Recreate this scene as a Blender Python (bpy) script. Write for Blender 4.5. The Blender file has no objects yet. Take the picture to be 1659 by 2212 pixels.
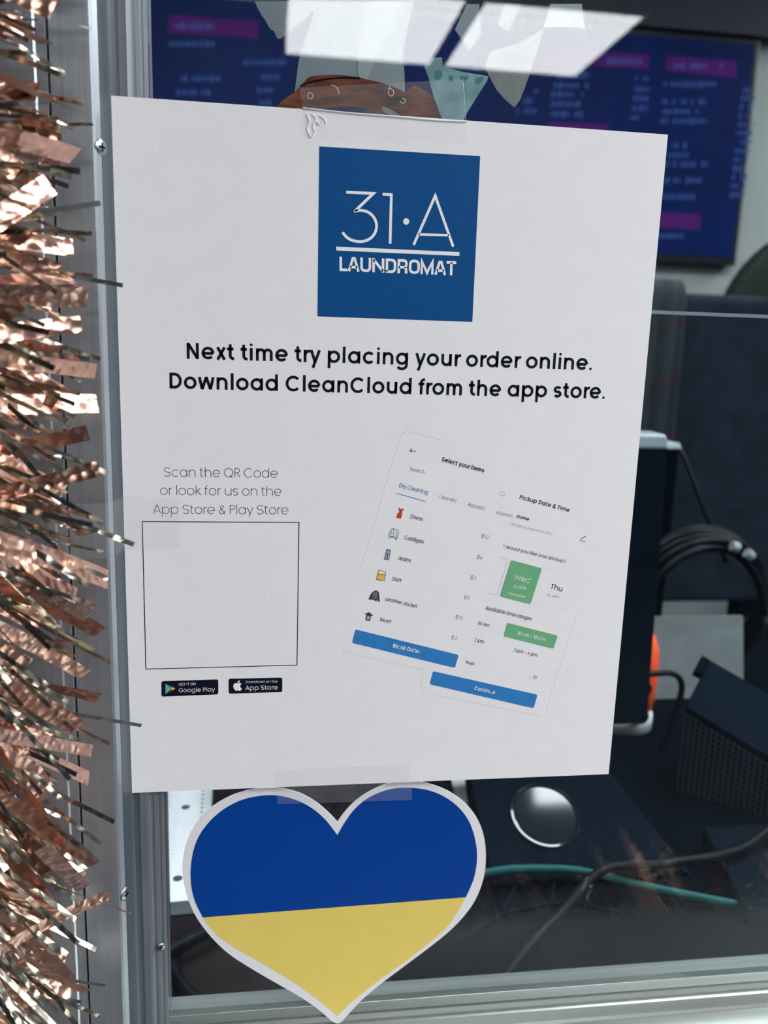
import bpy, bmesh, math, random
from mathutils import Vector, Matrix

# ------------------------------------------------------------------ camera, light, exposure
scn = bpy.context.scene
COL = scn.collection
MM = 0.001                       # every coordinate below is in millimetres; the glass front is y = 0


def mv(p):
    return Vector((p[0] * MM, p[1] * MM, p[2] * MM))


cam_data = bpy.data.cameras.new('camera')
cam = bpy.data.objects.new('camera', cam_data)
COL.objects.link(cam)
yaw, pitch, roll = math.radians(8.00362845), math.radians(-11.44292917), math.radians(1.87584139)
fwd = Vector((math.sin(yaw) * math.cos(pitch), math.cos(yaw) * math.cos(pitch), math.sin(pitch)))
rgt = Vector((math.cos(yaw), -math.sin(yaw), 0))
upv = rgt.cross(fwd)
r2 = rgt * math.cos(roll) + upv * math.sin(roll)
u2 = upv * math.cos(roll) - rgt * math.sin(roll)
cam.matrix_world = Matrix(((r2.x, u2.x, -fwd.x, -50.0776 * MM), (r2.y, u2.y, -fwd.y, -343.2551 * MM),
                           (r2.z, u2.z, -fwd.z, 54.6127 * MM), (0, 0, 0, 1)))
cam_data.sensor_fit = 'VERTICAL'
cam_data.sensor_height = 24
cam_data.sensor_width = 18
cam_data.lens = 24 * 1814.28 / 2212
cam_data.clip_start = 0.01
cam_data.clip_end = 50
cam_data.dof.use_dof = True
cam_data.dof.focus_distance = 0.345
cam_data.dof.aperture_fstop = 7.0
scn.camera = cam

scn.view_settings.view_transform = 'Standard'
scn.view_settings.look = 'None'
scn.view_settings.gamma = 1
scn.view_settings.exposure = 0.1
scn.view_settings.use_curve_mapping = False
scn.cycles.use_denoising = True
scn.cycles.max_bounces = 10
scn.cycles.transparent_max_bounces = 16
scn.cycles.sample_clamp_indirect = 6

world = bpy.data.worlds.new('world')
scn.world = world
world.use_nodes = True
world.node_tree.nodes['Background'].inputs[0].default_value = (0.5, 0.65, 0.8, 1)
world.node_tree.nodes['Background'].inputs[1].default_value = 0.03

LAMP_FRONT = 20.0       # radiance of the ceiling panels in the customer area
LAMP_BACK = 20.0         # radiance of the ceiling panels behind the window


# ------------------------------------------------------------------ materials
def s2l(c):
    return tuple((v / 255 / 12.92) if v / 255 <= 0.04045 else ((v / 255 + 0.055) / 1.055) ** 2.4 for v in c)


def mat(name, rgb, rough=0.5, metal=0.0, spec=0.5, vary=0.06, vscale=60.0, bump=0.0, bscale=300.0, stretch=None,
        emit=0.0, coat=0.0):
    """A procedural material: noise varies the colour a little, and may drive a bump."""
    m = bpy.data.materials.new(name)
    m.use_nodes = True
    nt = m.node_tree
    b = nt.nodes['Principled BSDF']
    tc = nt.nodes.new('ShaderNodeTexCoord')
    mp = nt.nodes.new('ShaderNodeMapping')
    if stretch:
        mp.inputs['Scale'].default_value = stretch
    nt.links.new(tc.outputs['Object'], mp.inputs['Vector'])
    nz = nt.nodes.new('ShaderNodeTexNoise')
    nz.inputs['Scale'].default_value = vscale
    nz.inputs['Detail'].default_value = 4
    nt.links.new(mp.outputs[0], nz.inputs['Vector'])
    rp = nt.nodes.new('ShaderNodeValToRGB')
    rp.color_ramp.elements[0].position = 0.3
    rp.color_ramp.elements[1].position = 0.7
    rp.color_ramp.elements[0].color = tuple(v * (1 - vary) for v in rgb) + (1,)
    rp.color_ramp.elements[1].color = tuple(min(1, v * (1 + vary)) for v in rgb) + (1,)
    nt.links.new(nz.outputs['Fac'], rp.inputs['Fac'])
    nt.links.new(rp.outputs['Color'], b.inputs['Base Color'])
    b.inputs['Roughness'].default_value = rough
    b.inputs['Metallic'].default_value = metal
    b.inputs['Specular IOR Level'].default_value = spec
    b.inputs['Coat Weight'].default_value = coat
    if emit:
        nt.links.new(rp.outputs['Color'], b.inputs['Emission Color'])
        b.inputs['Emission Strength'].default_value = emit
    if bump:
        bn = nt.nodes.new('ShaderNodeTexNoise')
        bn.inputs['Scale'].default_value = bscale
        nt.links.new(mp.outputs[0], bn.inputs['Vector'])
        bp = nt.nodes.new('ShaderNodeBump')
        bp.inputs['Strength'].default_value = bump
        bp.inputs['Distance'].default_value = 0.001
        nt.links.new(bn.outputs['Fac'], bp.inputs['Height'])
        nt.links.new(bp.outputs[0], b.inputs['Normal'])
    return m


def mat_glass(name, f0, tint):
    m = bpy.data.materials.new(name)
    m.use_nodes = True
    nt = m.node_tree
    nt.nodes.clear()
    out = nt.nodes.new('ShaderNodeOutputMaterial')
    lw = nt.nodes.new('ShaderNodeLayerWeight')
    lw.inputs['Blend'].default_value = 0.5
    pw = nt.nodes.new('ShaderNodeMath')
    pw.operation = 'POWER'
    pw.inputs[1].default_value = 5
    nt.links.new(lw.outputs['Facing'], pw.inputs[0])
    ma = nt.nodes.new('ShaderNodeMath')
    ma.operation = 'MULTIPLY_ADD'
    ma.inputs[1].default_value = 1 - f0
    ma.inputs[2].default_value = f0
    nt.links.new(pw.outputs[0], ma.inputs[0])
    tr = nt.nodes.new('ShaderNodeBsdfTransparent')
    tr.inputs[0].default_value = (*tint, 1)
    gl = nt.nodes.new('ShaderNodeBsdfGlossy')
    gl.inputs['Roughness'].default_value = 0.0
    gl.inputs['Color'].default_value = (1, 1, 1, 1)
    mx = nt.nodes.new('ShaderNodeMixShader')
    nt.links.new(ma.outputs[0], mx.inputs[0])
    nt.links.new(tr.outputs[0], mx.inputs[1])
    nt.links.new(gl.outputs[0], mx.inputs[2])
    nt.links.new(mx.outputs[0], out.inputs[0])
    return m


def mat_film(name, rgb, opacity, rough=0.25, spec=0.5, noise=0.0, nscale=120.0, tint=(1, 1, 1)):
    """Thin translucent film (tape, tissue): part clear, part surface."""
    m = bpy.data.materials.new(name)
    m.use_nodes = True
    nt = m.node_tree
    out = nt.nodes['Material Output']
    b = nt.nodes['Principled BSDF']
    b.inputs['Base Color'].default_value = (*rgb, 1)
    b.inputs['Roughness'].default_value = rough
    b.inputs['Specular IOR Level'].default_value = spec
    tr = nt.nodes.new('ShaderNodeBsdfTransparent')
    tr.inputs[0].default_value = (*tint, 1)
    mx = nt.nodes.new('ShaderNodeMixShader')
    mx.inputs[0].default_value = opacity
    if noise:
        tc = nt.nodes.new('ShaderNodeTexCoord')
        nz = nt.nodes.new('ShaderNodeTexNoise')
        nz.inputs['Scale'].default_value = nscale
        nt.links.new(tc.outputs['Object'], nz.inputs['Vector'])
        ma = nt.nodes.new('ShaderNodeMath')
        ma.operation = 'MULTIPLY_ADD'
        ma.use_clamp = True
        ma.inputs[1].default_value = noise
        ma.inputs[2].default_value = opacity - noise / 2
        nt.links.new(nz.outputs['Fac'], ma.inputs[0])
        nt.links.new(ma.outputs[0], mx.inputs[0])
    nt.links.new(tr.outputs[0], mx.inputs[1])
    nt.links.new(b.outputs[0], mx.inputs[2])
    nt.links.new(mx.outputs[0], out.inputs[0])
    return m


def mat_foil(name, rgb, rough, cell, strength):
    """Metallised foil with an embossed, hammered surface."""
    m = bpy.data.materials.new(name)
    m.use_nodes = True
    nt = m.node_tree
    b = nt.nodes['Principled BSDF']
    b.inputs['Base Color'].default_value = (*rgb, 1)
    b.inputs['Metallic'].default_value = 1
    b.inputs['Roughness'].default_value = rough
    tc = nt.nodes.new('ShaderNodeTexCoord')
    vo = nt.nodes.new('ShaderNodeTexVoronoi')
    vo.feature = 'SMOOTH_F1'
    vo.inputs['Scale'].default_value = cell
    vo.inputs['Smoothness'].default_value = 0.35
    nt.links.new(tc.outputs['Object'], vo.inputs['Vector'])
    bp = nt.nodes.new('ShaderNodeBump')
    bp.inputs['Strength'].default_value = strength
    bp.inputs['Distance'].default_value = 0.0015
    nt.links.new(vo.outputs['Distance'], bp.inputs['Height'])
    nt.links.new(bp.outputs[0], b.inputs['Normal'])
    return m


def mat_stripes(name, ca, cb, cc, scale, rot):
    m = mat(name, ca, 0.9, vary=0.1)
    nt = m.node_tree
    b = nt.nodes['Principled BSDF']
    tc = nt.nodes.new('ShaderNodeTexCoord')
    mp = nt.nodes.new('ShaderNodeMapping')
    mp.inputs['Rotation'].default_value = (0, rot, 0)
    wv = nt.nodes.new('ShaderNodeTexWave')
    wv.bands_direction = 'Z'
    wv.inputs['Scale'].default_value = scale
    wv.inputs['Distortion'].default_value = 1.0
    nt.links.new(tc.outputs['Object'], mp.inputs['Vector'])
    nt.links.new(mp.outputs[0], wv.inputs['Vector'])
    rp = nt.nodes.new('ShaderNodeValToRGB')
    e = rp.color_ramp.elements
    e[0].position, e[0].color = 0.3, (*ca, 1)
    e[1].position, e[1].color = 0.55, (*cb, 1)
    n = e.new(0.85)
    n.color = (*cc, 1)
    nt.links.new(wv.outputs['Fac'], rp.inputs['Fac'])
    nt.links.new(rp.outputs['Color'], b.inputs['Base Color'])
    return m


# ------------------------------------------------------------------ mesh helpers
def world_loc(o):
    v = Vector(o.location)
    while o.parent:
        o = o.parent
        v += o.location
    return v


class MB:
    """Collects shapes in millimetres and links them as ONE mesh object."""

    def __init__(self):
        self.v, self.f = [], []

    def add(self, vs, fs):
        n = len(self.v)
        self.v += [tuple(p) for p in vs]
        self.f += [tuple(i + n for i in q) for q in fs]
        return self

    def box(self, x0, x1, y0, y1, z0, z1):
        vs = [(x, y, z) for z in (z0, z1) for y in (y0, y1) for x in (x0, x1)]
        return self.add(vs, [(0, 2, 3, 1), (4, 5, 7, 6), (0, 1, 5, 4), (2, 6, 7, 3), (0, 4, 6, 2), (1, 3, 7, 5)])

    def hexa(self, bot, top):
        return self.add(list(bot) + list(top), [(3, 2, 1, 0), (4, 5, 6, 7)] + [(i, (i + 1) % 4, (i + 1) % 4 + 4, i + 4) for i in range(4)])

    def prism(self, poly, y0, y1):
        """Outline (x, z) extruded from y0 (front) to y1 (back)."""
        n = len(poly)
        vs = [(x, y0, z) for x, z in poly] + [(x, y1, z) for x, z in poly]
        fs = [tuple(range(n)), tuple(range(2 * n - 1, n - 1, -1))]
        fs += [(i, i + n, (i + 1) % n + n, (i + 1) % n) for i in range(n)]
        return self.add(vs, fs)

    def flat(self, poly, y):
        return self.add([(x, y, z) for x, z in poly], [tuple(range(len(poly)))])

    def stroke(self, pts, w, y, closed=False):
        """A flat line of width w through (x, z) points with mitred corners."""
        p = [Vector(q) for q in pts]
        n = len(p)
        L, R = [], []
        for i in range(n):
            a = p[i - 1] if (i > 0 or closed) else None
            c = p[(i + 1) % n] if (i < n - 1 or closed) else None
            d1 = (p[i] - a).normalized() if a is not None else None
            d2 = (c - p[i]).normalized() if c is not None else None
            d1 = d1 or d2
            d2 = d2 or d1
            t = (d1 + d2)
            t = t.normalized() if t.length > 1e-6 else d1
            nrm = Vector((-t.y, t.x))
            k = w / 2 / max(0.3, nrm.dot(Vector((-d1.y, d1.x))))
            L.append(p[i] + nrm * k)
            R.append(p[i] - nrm * k)
        vs = [(q.x, y, q.y) for q in L] + [(q.x, y, q.y) for q in R]
        m = n if closed else n - 1
        return self.add(vs, [(i, (i + 1) % n, (i + 1) % n + n, i + n) for i in range(m)])

    def disc(self, c, r, y, seg=24):
        return self.flat([(c[0] + r * math.cos(2 * math.pi * k / seg), c[1] + r * math.sin(2 * math.pi * k / seg)) for k in range(seg)], y)

    def tube(self, path, r, seg=10, cap=True):
        p = [Vector(q) for q in path]
        n0 = len(self.v)
        prev = None
        for i, q in enumerate(p):
            d = (p[min(i + 1, len(p) - 1)] - p[max(i - 1, 0)]).normalized()
            if prev is None:
                s = d.cross(Vector((0, 0, 1)))
                if s.length < 0.1:
                    s = d.cross(Vector((1, 0, 0)))
            else:
                s = prev - d * prev.dot(d)
            s.normalize()
            prev = s
            t = d.cross(s)
            rr = r[i] if isinstance(r, (list, tuple)) else r
            for k in range(seg):
                a = 2 * math.pi * k / seg
                self.v.append(tuple(q + (s * math.cos(a) + t * math.sin(a)) * rr))
        for i in range(len(p) - 1):
            for k in range(seg):
                a, b = n0 + i * seg + k, n0 + i * seg + (k + 1) % seg
                self.f.append((a, b, b + seg, a + seg))
        if cap:
            self.f.append(tuple(n0 + k for k in range(seg))[::-1])
            e = n0 + (len(p) - 1) * seg
            self.f.append(tuple(e + k for k in range(seg)))
        return self

    def lathe(self, prof, c, axis='z', seg=32, frame=None):
        """Profile of (radius, height) turned about an axis through c."""
        ex, ey, ez = frame or {'z': (Vector((1, 0, 0)), Vector((0, 1, 0)), Vector((0, 0, 1))),
                               'y': (Vector((1, 0, 0)), Vector((0, 0, 1)), Vector((0, -1, 0)))}[axis]
        c = Vector(c)
        n0 = len(self.v)
        for r, h in prof:
            for k in range(seg):
                a = 2 * math.pi * k / seg
                self.v.append(tuple(c + ex * r * math.cos(a) + ey * r * math.sin(a) + ez * h))
        for i in range(len(prof) - 1):
            for k in range(seg):
                a, b = n0 + i * seg + k, n0 + i * seg + (k + 1) % seg
                self.f.append((a, b, b + seg, a + seg))
        self.f.append(tuple(n0 + k for k in range(seg))[::-1])
        e = n0 + (len(prof) - 1) * seg
        self.f.append(tuple(e + k for k in range(seg)))
        return self

    def ribbon(self, a, b, w, normal, sag=0.0, twist=0.0, seg=7):
        a, b = Vector(a), Vector(b)
        d = (b - a).normalized()
        n = Vector(normal)
        s = d.cross(n).normalized()
        n = s.cross(d)
        vs = []
        for i in range(seg + 1):
            t = i / seg
            q = a.lerp(b, t) + n * (sag * 4 * t * (1 - t))
            si = Matrix.Rotation(twist * (1 - t), 3, d) @ s
            vs += [tuple(q - si * w / 2), tuple(q + si * w / 2)]
        return self.add(vs, [(2 * i, 2 * i + 1, 2 * i + 3, 2 * i + 2) for i in range(seg)])

    def build(self, name, material, parent=None, smooth=False, bevel=0.0):
        me = bpy.data.meshes.new(name)
        if parent is None:
            xs, ys, zs = zip(*self.v)
            o0 = Vector(((min(xs) + max(xs)) / 2, (min(ys) + max(ys)) / 2, min(zs))) * MM
        else:
            o0 = world_loc(parent)
        me.from_pydata([Vector(p) * MM - o0 for p in self.v], [], self.f)
        me.validate()
        me.materials.append(material)
        bm = bmesh.new()
        bm.from_mesh(me)
        bmesh.ops.recalc_face_normals(bm, faces=bm.faces)
        bm.to_mesh(me)
        bm.free()
        if smooth:
            me.polygons.foreach_set('use_smooth', [True] * len(me.polygons))
        o = bpy.data.objects.new(name, me)
        COL.objects.link(o)
        if parent is None:
            o.location = o0
        else:
            o.parent = parent
        if bevel:
            md = o.modifiers.new('edge', 'BEVEL')
            md.width = bevel * MM
            md.segments = 3
            md.limit_method = 'ANGLE'
        return o


def tag(o, label, cat, group=None, kind=None):
    o['label'] = label
    o['category'] = cat
    if group:
        o['group'] = group
    if kind:
        o['kind'] = kind
    return o


def empty(name, loc, label, cat, group=None):
    o = bpy.data.objects.new(name, None)
    o.empty_display_size = 0.02
    COL.objects.link(o)
    o.location = mv(loc)
    return tag(o, label, cat, group)


def struct(o, label=None):
    o['kind'] = 'structure'
    if label:
        o['label'] = label
    return o


def part(o, label):
    o['label'] = label
    return o


def spline(pts, n=6, closed=False):
    """Catmull-Rom through the points (any dimension)."""
    p = [Vector(q) for q in pts]
    m = len(p)
    out = []
    for i in range(m if closed else m - 1):
        g = lambda k: p[k % m] if closed else p[min(max(k, 0), m - 1)]
        a, b, c, d = g(i - 1), g(i), g(i + 1), g(i + 2)
        for k in range(n):
            t = k / n
            out.append(0.5 * (2 * b + (c - a) * t + (2 * a - 5 * b + 4 * c - d) * t * t + (3 * b - a - 3 * c + d) * t ** 3))
    if not closed:
        out.append(p[-1])
    return out


def rounded(quad, r, n=5):
    """Corner-rounded outline of a quad given as (x, z)."""
    q = [Vector(v) for v in quad]
    out = []
    for i in range(4):
        a, b, c = q[i - 1], q[i], q[(i + 1) % 4]
        da, dc = (a - b).normalized() * r, (c - b).normalized() * r
        for k in range(n + 1):
            t = k / n
            p0, p1, p2 = b + da, b, b + dc
            out.append(p0 * (1 - t) ** 2 + p1 * 2 * t * (1 - t) + p2 * t * t)
    return out


METAL = mat('anodised_aluminium', (0.38, 0.42, 0.46), 0.36, 0.75, 0.5, 0.08, 500, 0.06, 600, (1, 1, 0.02))
METAL_H = mat('sill_aluminium', (0.33, 0.36, 0.345), 0.3, 0.7, 0.5, 0.1, 300, 0.05, 600, (0.02, 1, 1))
GASKET = mat('grey_gasket', (0.045, 0.06, 0.075), 0.45, 0.0, 0.5, 0.15, 200, 0, 0, (1, 1, 0.05))
SCREW = mat('screw_steel', (0.34, 0.37, 0.40), 0.34, 1.0)
WALLP = mat('wall_paint', (0.34, 0.385, 0.38), 0.8, vary=0.03, vscale=3)
WALLD = mat('wall_slate', (0.03, 0.042, 0.058), 0.8, vary=0.1, vscale=2)
SOFFIT = mat('soffit_navy', (0.012, 0.02, 0.035), 0.7)
TILE = mat('floor_tile', (0.04, 0.05, 0.065), 0.6, vary=0.1, vscale=3)
CEIL = mat('ceiling_tile', (0.075, 0.095, 0.12), 0.9, vary=0.05, vscale=30)
GLASS = mat_glass('window_glass', 0.0175, (0.95, 0.975, 0.98))
GLASS2 = mat_glass('lower_pane_glass', 0.006, (0.93, 0.955, 0.97))
PAPER = mat('notice_paper', (0.815, 0.81, 0.825), 0.75, 0, 0.25, 0.012, 90, 0.05, 900)
BLACKP = mat('black_plastic', (0.0015, 0.0028, 0.005), 0.5, 0, 0.0)
SLATEP = mat('slate_plastic', (0.0035, 0.0065, 0.0115), 0.65, 0, 0.0)
CABLE = mat('black_rubber', (0.002, 0.0035, 0.0055), 0.4, 0, 0.1)
WOOD = mat('dark_wood', (0.014, 0.0105, 0.012), 0.7, 0, 0.0, vary=0.35, vscale=40, bump=0.1, bscale=120, stretch=(0.3, 1, 1))
LAMPM_F = mat('lamp_diffuser_front', (0.975, 0.98, 1.0), 0.6, vary=0.01, emit=LAMP_FRONT)
LAMPM_B = mat('lamp_diffuser_back', (0.975, 0.98, 1.0), 0.6, vary=0.01, emit=LAMP_BACK)
WHITEM = mat('white_enamel', (0.75, 0.76, 0.75), 0.5)
COPPER = mat_foil('copper_foil', (0.74, 0.44, 0.34), 0.29, 270, 0.6)
SILVER = mat_foil('silver_foil', (0.62, 0.575, 0.475), 0.2, 200, 0.4)

# ------------------------------------------------------------------ the setting
FLOOR_Z, CEIL_Z = -1300, 1205
struct(MB().box(-2200, 4200, -4600, 2100, FLOOR_Z - 50, FLOOR_Z).build('floor', TILE))
struct(MB().box(-2200, 4200, -4600, 2100, CEIL_Z, CEIL_Z + 50).build('ceiling', CEIL))
struct(MB().box(-2200, 4200, 2000, 2060, FLOOR_Z, CEIL_Z).build('wall_back', WALLP))
struct(MB().box(-2200, 4200, -4600, -4540, FLOOR_Z, CEIL_Z).build('wall_front', WALLD))
struct(MB().box(-2260, -2200, -4600, 2100, FLOOR_Z, CEIL_Z).build('wall_left', WALLD))
struct(MB().box(4200, 4260, -4600, 2100, FLOOR_Z, CEIL_Z).build('wall_right', WALLD))
struct(MB().box(-2200, 4200, 1944, 2000, 884, CEIL_Z).build('trim_1', SOFFIT))
# partition that holds the window
struct(MB().box(-2200, -205, -16, 16, FLOOR_Z, CEIL_Z).box(1300, 4200, -16, 16, FLOOR_Z, CEIL_Z)
       .box(-205, 1300, -16, 16, FLOOR_Z, -290).box(-205, 1300, -16, 16, 700, CEIL_Z).build('wall_partition', WALLP))


def extrude_z(prof, z0, z1):
    """Open (x, y) profile, closed behind at y = 14, run from z0 to z1."""
    pr = [(prof[0][0], 14)] + list(prof) + [(prof[-1][0], 14)]
    n = len(pr)
    m = MB()
    m.add([(x, y, z0) for x, y in pr] + [(x, y, z1) for x, y in pr],
          [(i, (i + 1) % n, (i + 1) % n + n, i + n) for i in range(n)] + [tuple(range(n))[::-1], tuple(range(n, 2 * n))])
    return m


# left jamb: two aluminium sections with a shadow gap, a cove, a gasket and the stepped glazing bead
struct(extrude_z([(-205, -17), (-130.5, -17), (-129.8, -16.4), (-126.6, -16.4), (-126.3, -10)], -290, 700).build('trim_2', METAL))
struct(extrude_z([(-125.9, -10), (-125.7, -15), (-112.2, -15), (-111.2, -14.6), (-110.2, -12.6), (-109.9, -12)], -290, 700).build('trim_3', METAL))
cove = [(-109.8, -11.5), (-109.7, -9), (-109.4, -6), (-108.9, -3.4), (-108.2, -1.6), (-107.2, -0.4), (-106, 0.1), (-105, 0.25)]
struct(extrude_z(cove, -290, 700).build('trim_4', GASKET))
struct(extrude_z([(-104.9, 0.3), (-103.5, 0.1), (-102, -0.1), (-100.6, 0.0), (-100.3, 1.2), (-99.0, 1.2), (-98.9, 0.5), (-97.4, 0.5),
                  (-97.3, 1.3), (-96.2, 1.3), (-96.1, 0.8), (-94.9, 0.8), (-94.8, 1.6)], -290, 700).build('trim_5', METAL))


def extrude_x(prof, x0, x1, yb=14):
    """Open (y, z) profile from the top down, closed behind at y = yb, run from x0 to x1."""
    pr = [(yb, prof[0][1])] + list(prof) + [(yb, prof[-1][1])]
    n = len(pr)
    m = MB()
    m.add([(x0, y, z) for y, z in pr] + [(x1, y, z) for y, z in pr],
          [(i, (i + 1) % n, (i + 1) % n + n, i + n) for i in range(n)] + [tuple(range(n))[::-1], tuple(range(n, 2 * n))])
    return m


struct(extrude_x([(2.2, -256.1), (2.05, -256.3), (2.05, -261.2), (2.4, -261.4), (3.0, -261.6), (3.0, -262.4), (2.0, -262.7), (1.8, -265.2),
                  (2.8, -265.6), (2.8, -267.0), (2.0, -267.4), (1.2, -268.0), (0.2, -273.2), (-0.6, -274.6), (-74, -278.0), (-75, -279), (-75, -288)],
                 -94.7, 1300).build('trim_6', METAL_H))
struct(MB().box(-94.7, 1300, 2.0, 6.0, -256.1, 700).build('window_1', GLASS))
w2 = struct(MB().box(-94.7, 1300, 12.0, 16.0, -256.1, 70.4).build('window_2', GLASS2))
MB().box(-94.7, 1300, 12.0, 16.0, 70.4, 71.8).build('polished_edge', mat_film('glass_edge', (0.30, 0.36, 0.42), 0.6, 0.4, 0.3), w2)


# ceiling lights: two in front are the ones mirrored at the top of the glass
def ceiling_light(x, y, w, d, m, label, group):
    t = empty('ceiling_light', (x + w / 2, y + d / 2, CEIL_Z), label, 'light', group)
    z = CEIL_Z
    f = MB()
    for a, b, c, e in ((x, x + w, y, y + 14), (x, x + w, y + d - 14, y + d), (x, x + 14, y + 14, y + d - 14), (x + w - 14, x + w, y + 14, y + d - 14)):
        f.box(a, b, c, e, z - 12, z)
    f.build('light_frame', WHITEM, t, bevel=1)
    MB().box(x + 14, x + w - 14, y + 14, y + d - 14, z - 7, z - 1).build('light_diffuser', m, t)
    return t


ceiling_light(-3, -3425, 622, 720, LAMPM_F, 'lit white ceiling panel, the left of two mirrored in the glass above the sign', 'front ceiling panels')
ceiling_light(660, -3425, 596, 720, LAMPM_F, 'lit white ceiling panel, the right of two mirrored in the glass above the sign', 'front ceiling panels')

# ------------------------------------------------------------------ layout of the print, stickers, scraps, tinsel and screens (mm; x right, z up)
LOGO_QUAD = [(-31.49, 126.85), (31.43, 127.07), (31.73, 63.72), (-31.14, 63.69)]
LOGO_STROKES = [([(-20.78, 110.88), (-10.25, 110.96), (-17.27, 104.07)], 3.0), ([(-6.61, 110.9), (-3.19, 110.88), (-3.05, 92.57)], 3.0), ([(6.36, 92.58), (14.2, 111.35), (22.33, 92.64)], 3.0), ([(8.17, 96.64), (20.44, 96.89)], 2.6), ([(-24.23, 89.79), (24.96, 89.94)], 4.0)]
LOGO_CURVE = [(-17.61, 103.97), (-15.18, 104.47), (-12.32, 104.04), (-10.09, 102.49), (-8.78, 100.06), (-8.83, 97.34), (-10.17, 94.93), (-12.33, 93.44), (-14.87, 92.82), (-17.96, 93.14), (-20.17, 94.16), (-21.92, 95.96)]
LOGO_DOT = (3.04, 101.23)
LAUNDRY_BOX = [(-22.94, 86.82), (23.89, 86.85), (23.97, 81.63), (-22.83, 81.42)]
HEADLINES = [('Next time try placing your order online.', (-82.03, 45.66), (83.55, 45.84)), ('Download CleanCloud from the app store.', (-88.8, 33.95), (90.28, 34.04))]
CAPTIONS = [('Scan the QR Code', (-91.6, -1.24), (-46.4, -1.21)), ('or look for us on the', (-93.27, -8.68), (-44.77, -8.73)), ('App Store & Play Store', (-96.15, -16.48), (-41.83, -16.5))]
CODE_FRAME = [(-100.57, -19.75), (-37.41, -19.88), (-37.53, -82.66), (-100.64, -83.09)]
BADGES = [[(-94.43, -88.64), (-70.81, -88.37), (-70.86, -95.22), (-94.5, -95.62)], [(-66.53, -88.21), (-43.77, -88.17), (-43.72, -94.86), (-66.49, -95.03)]]
PLAY_MARK = [[(-92.77, -89.84), (-90.57, -92.2), (-92.82, -94.45)], [(-92.77, -89.84), (-89.86, -91.39), (-90.57, -92.2)], [(-92.82, -94.45), (-90.57, -92.2), (-89.89, -92.86)], [(-90.57, -92.2), (-89.86, -91.39), (-88.73, -92.1), (-89.89, -92.86)]]
FRUIT_BODY = [(-62.77, -90.39), (-62.14, -90.18), (-61.54, -90.27), (-61.15, -90.62), (-61.47, -91.07), (-61.61, -91.72), (-61.43, -92.41), (-60.94, -92.88), (-61.26, -93.48), (-61.79, -93.85), (-62.25, -93.65), (-62.74, -93.67), (-63.24, -93.7), (-63.73, -93.53), (-64.26, -92.79), (-64.54, -91.87), (-64.43, -90.96), (-64.01, -90.44), (-63.37, -90.26)]
FRUIT_LEAF = [(-62.74, -90.09), (-62.66, -89.55), (-62.31, -89.22), (-61.85, -89.12), (-61.92, -89.65), (-62.24, -90.02)]
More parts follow.
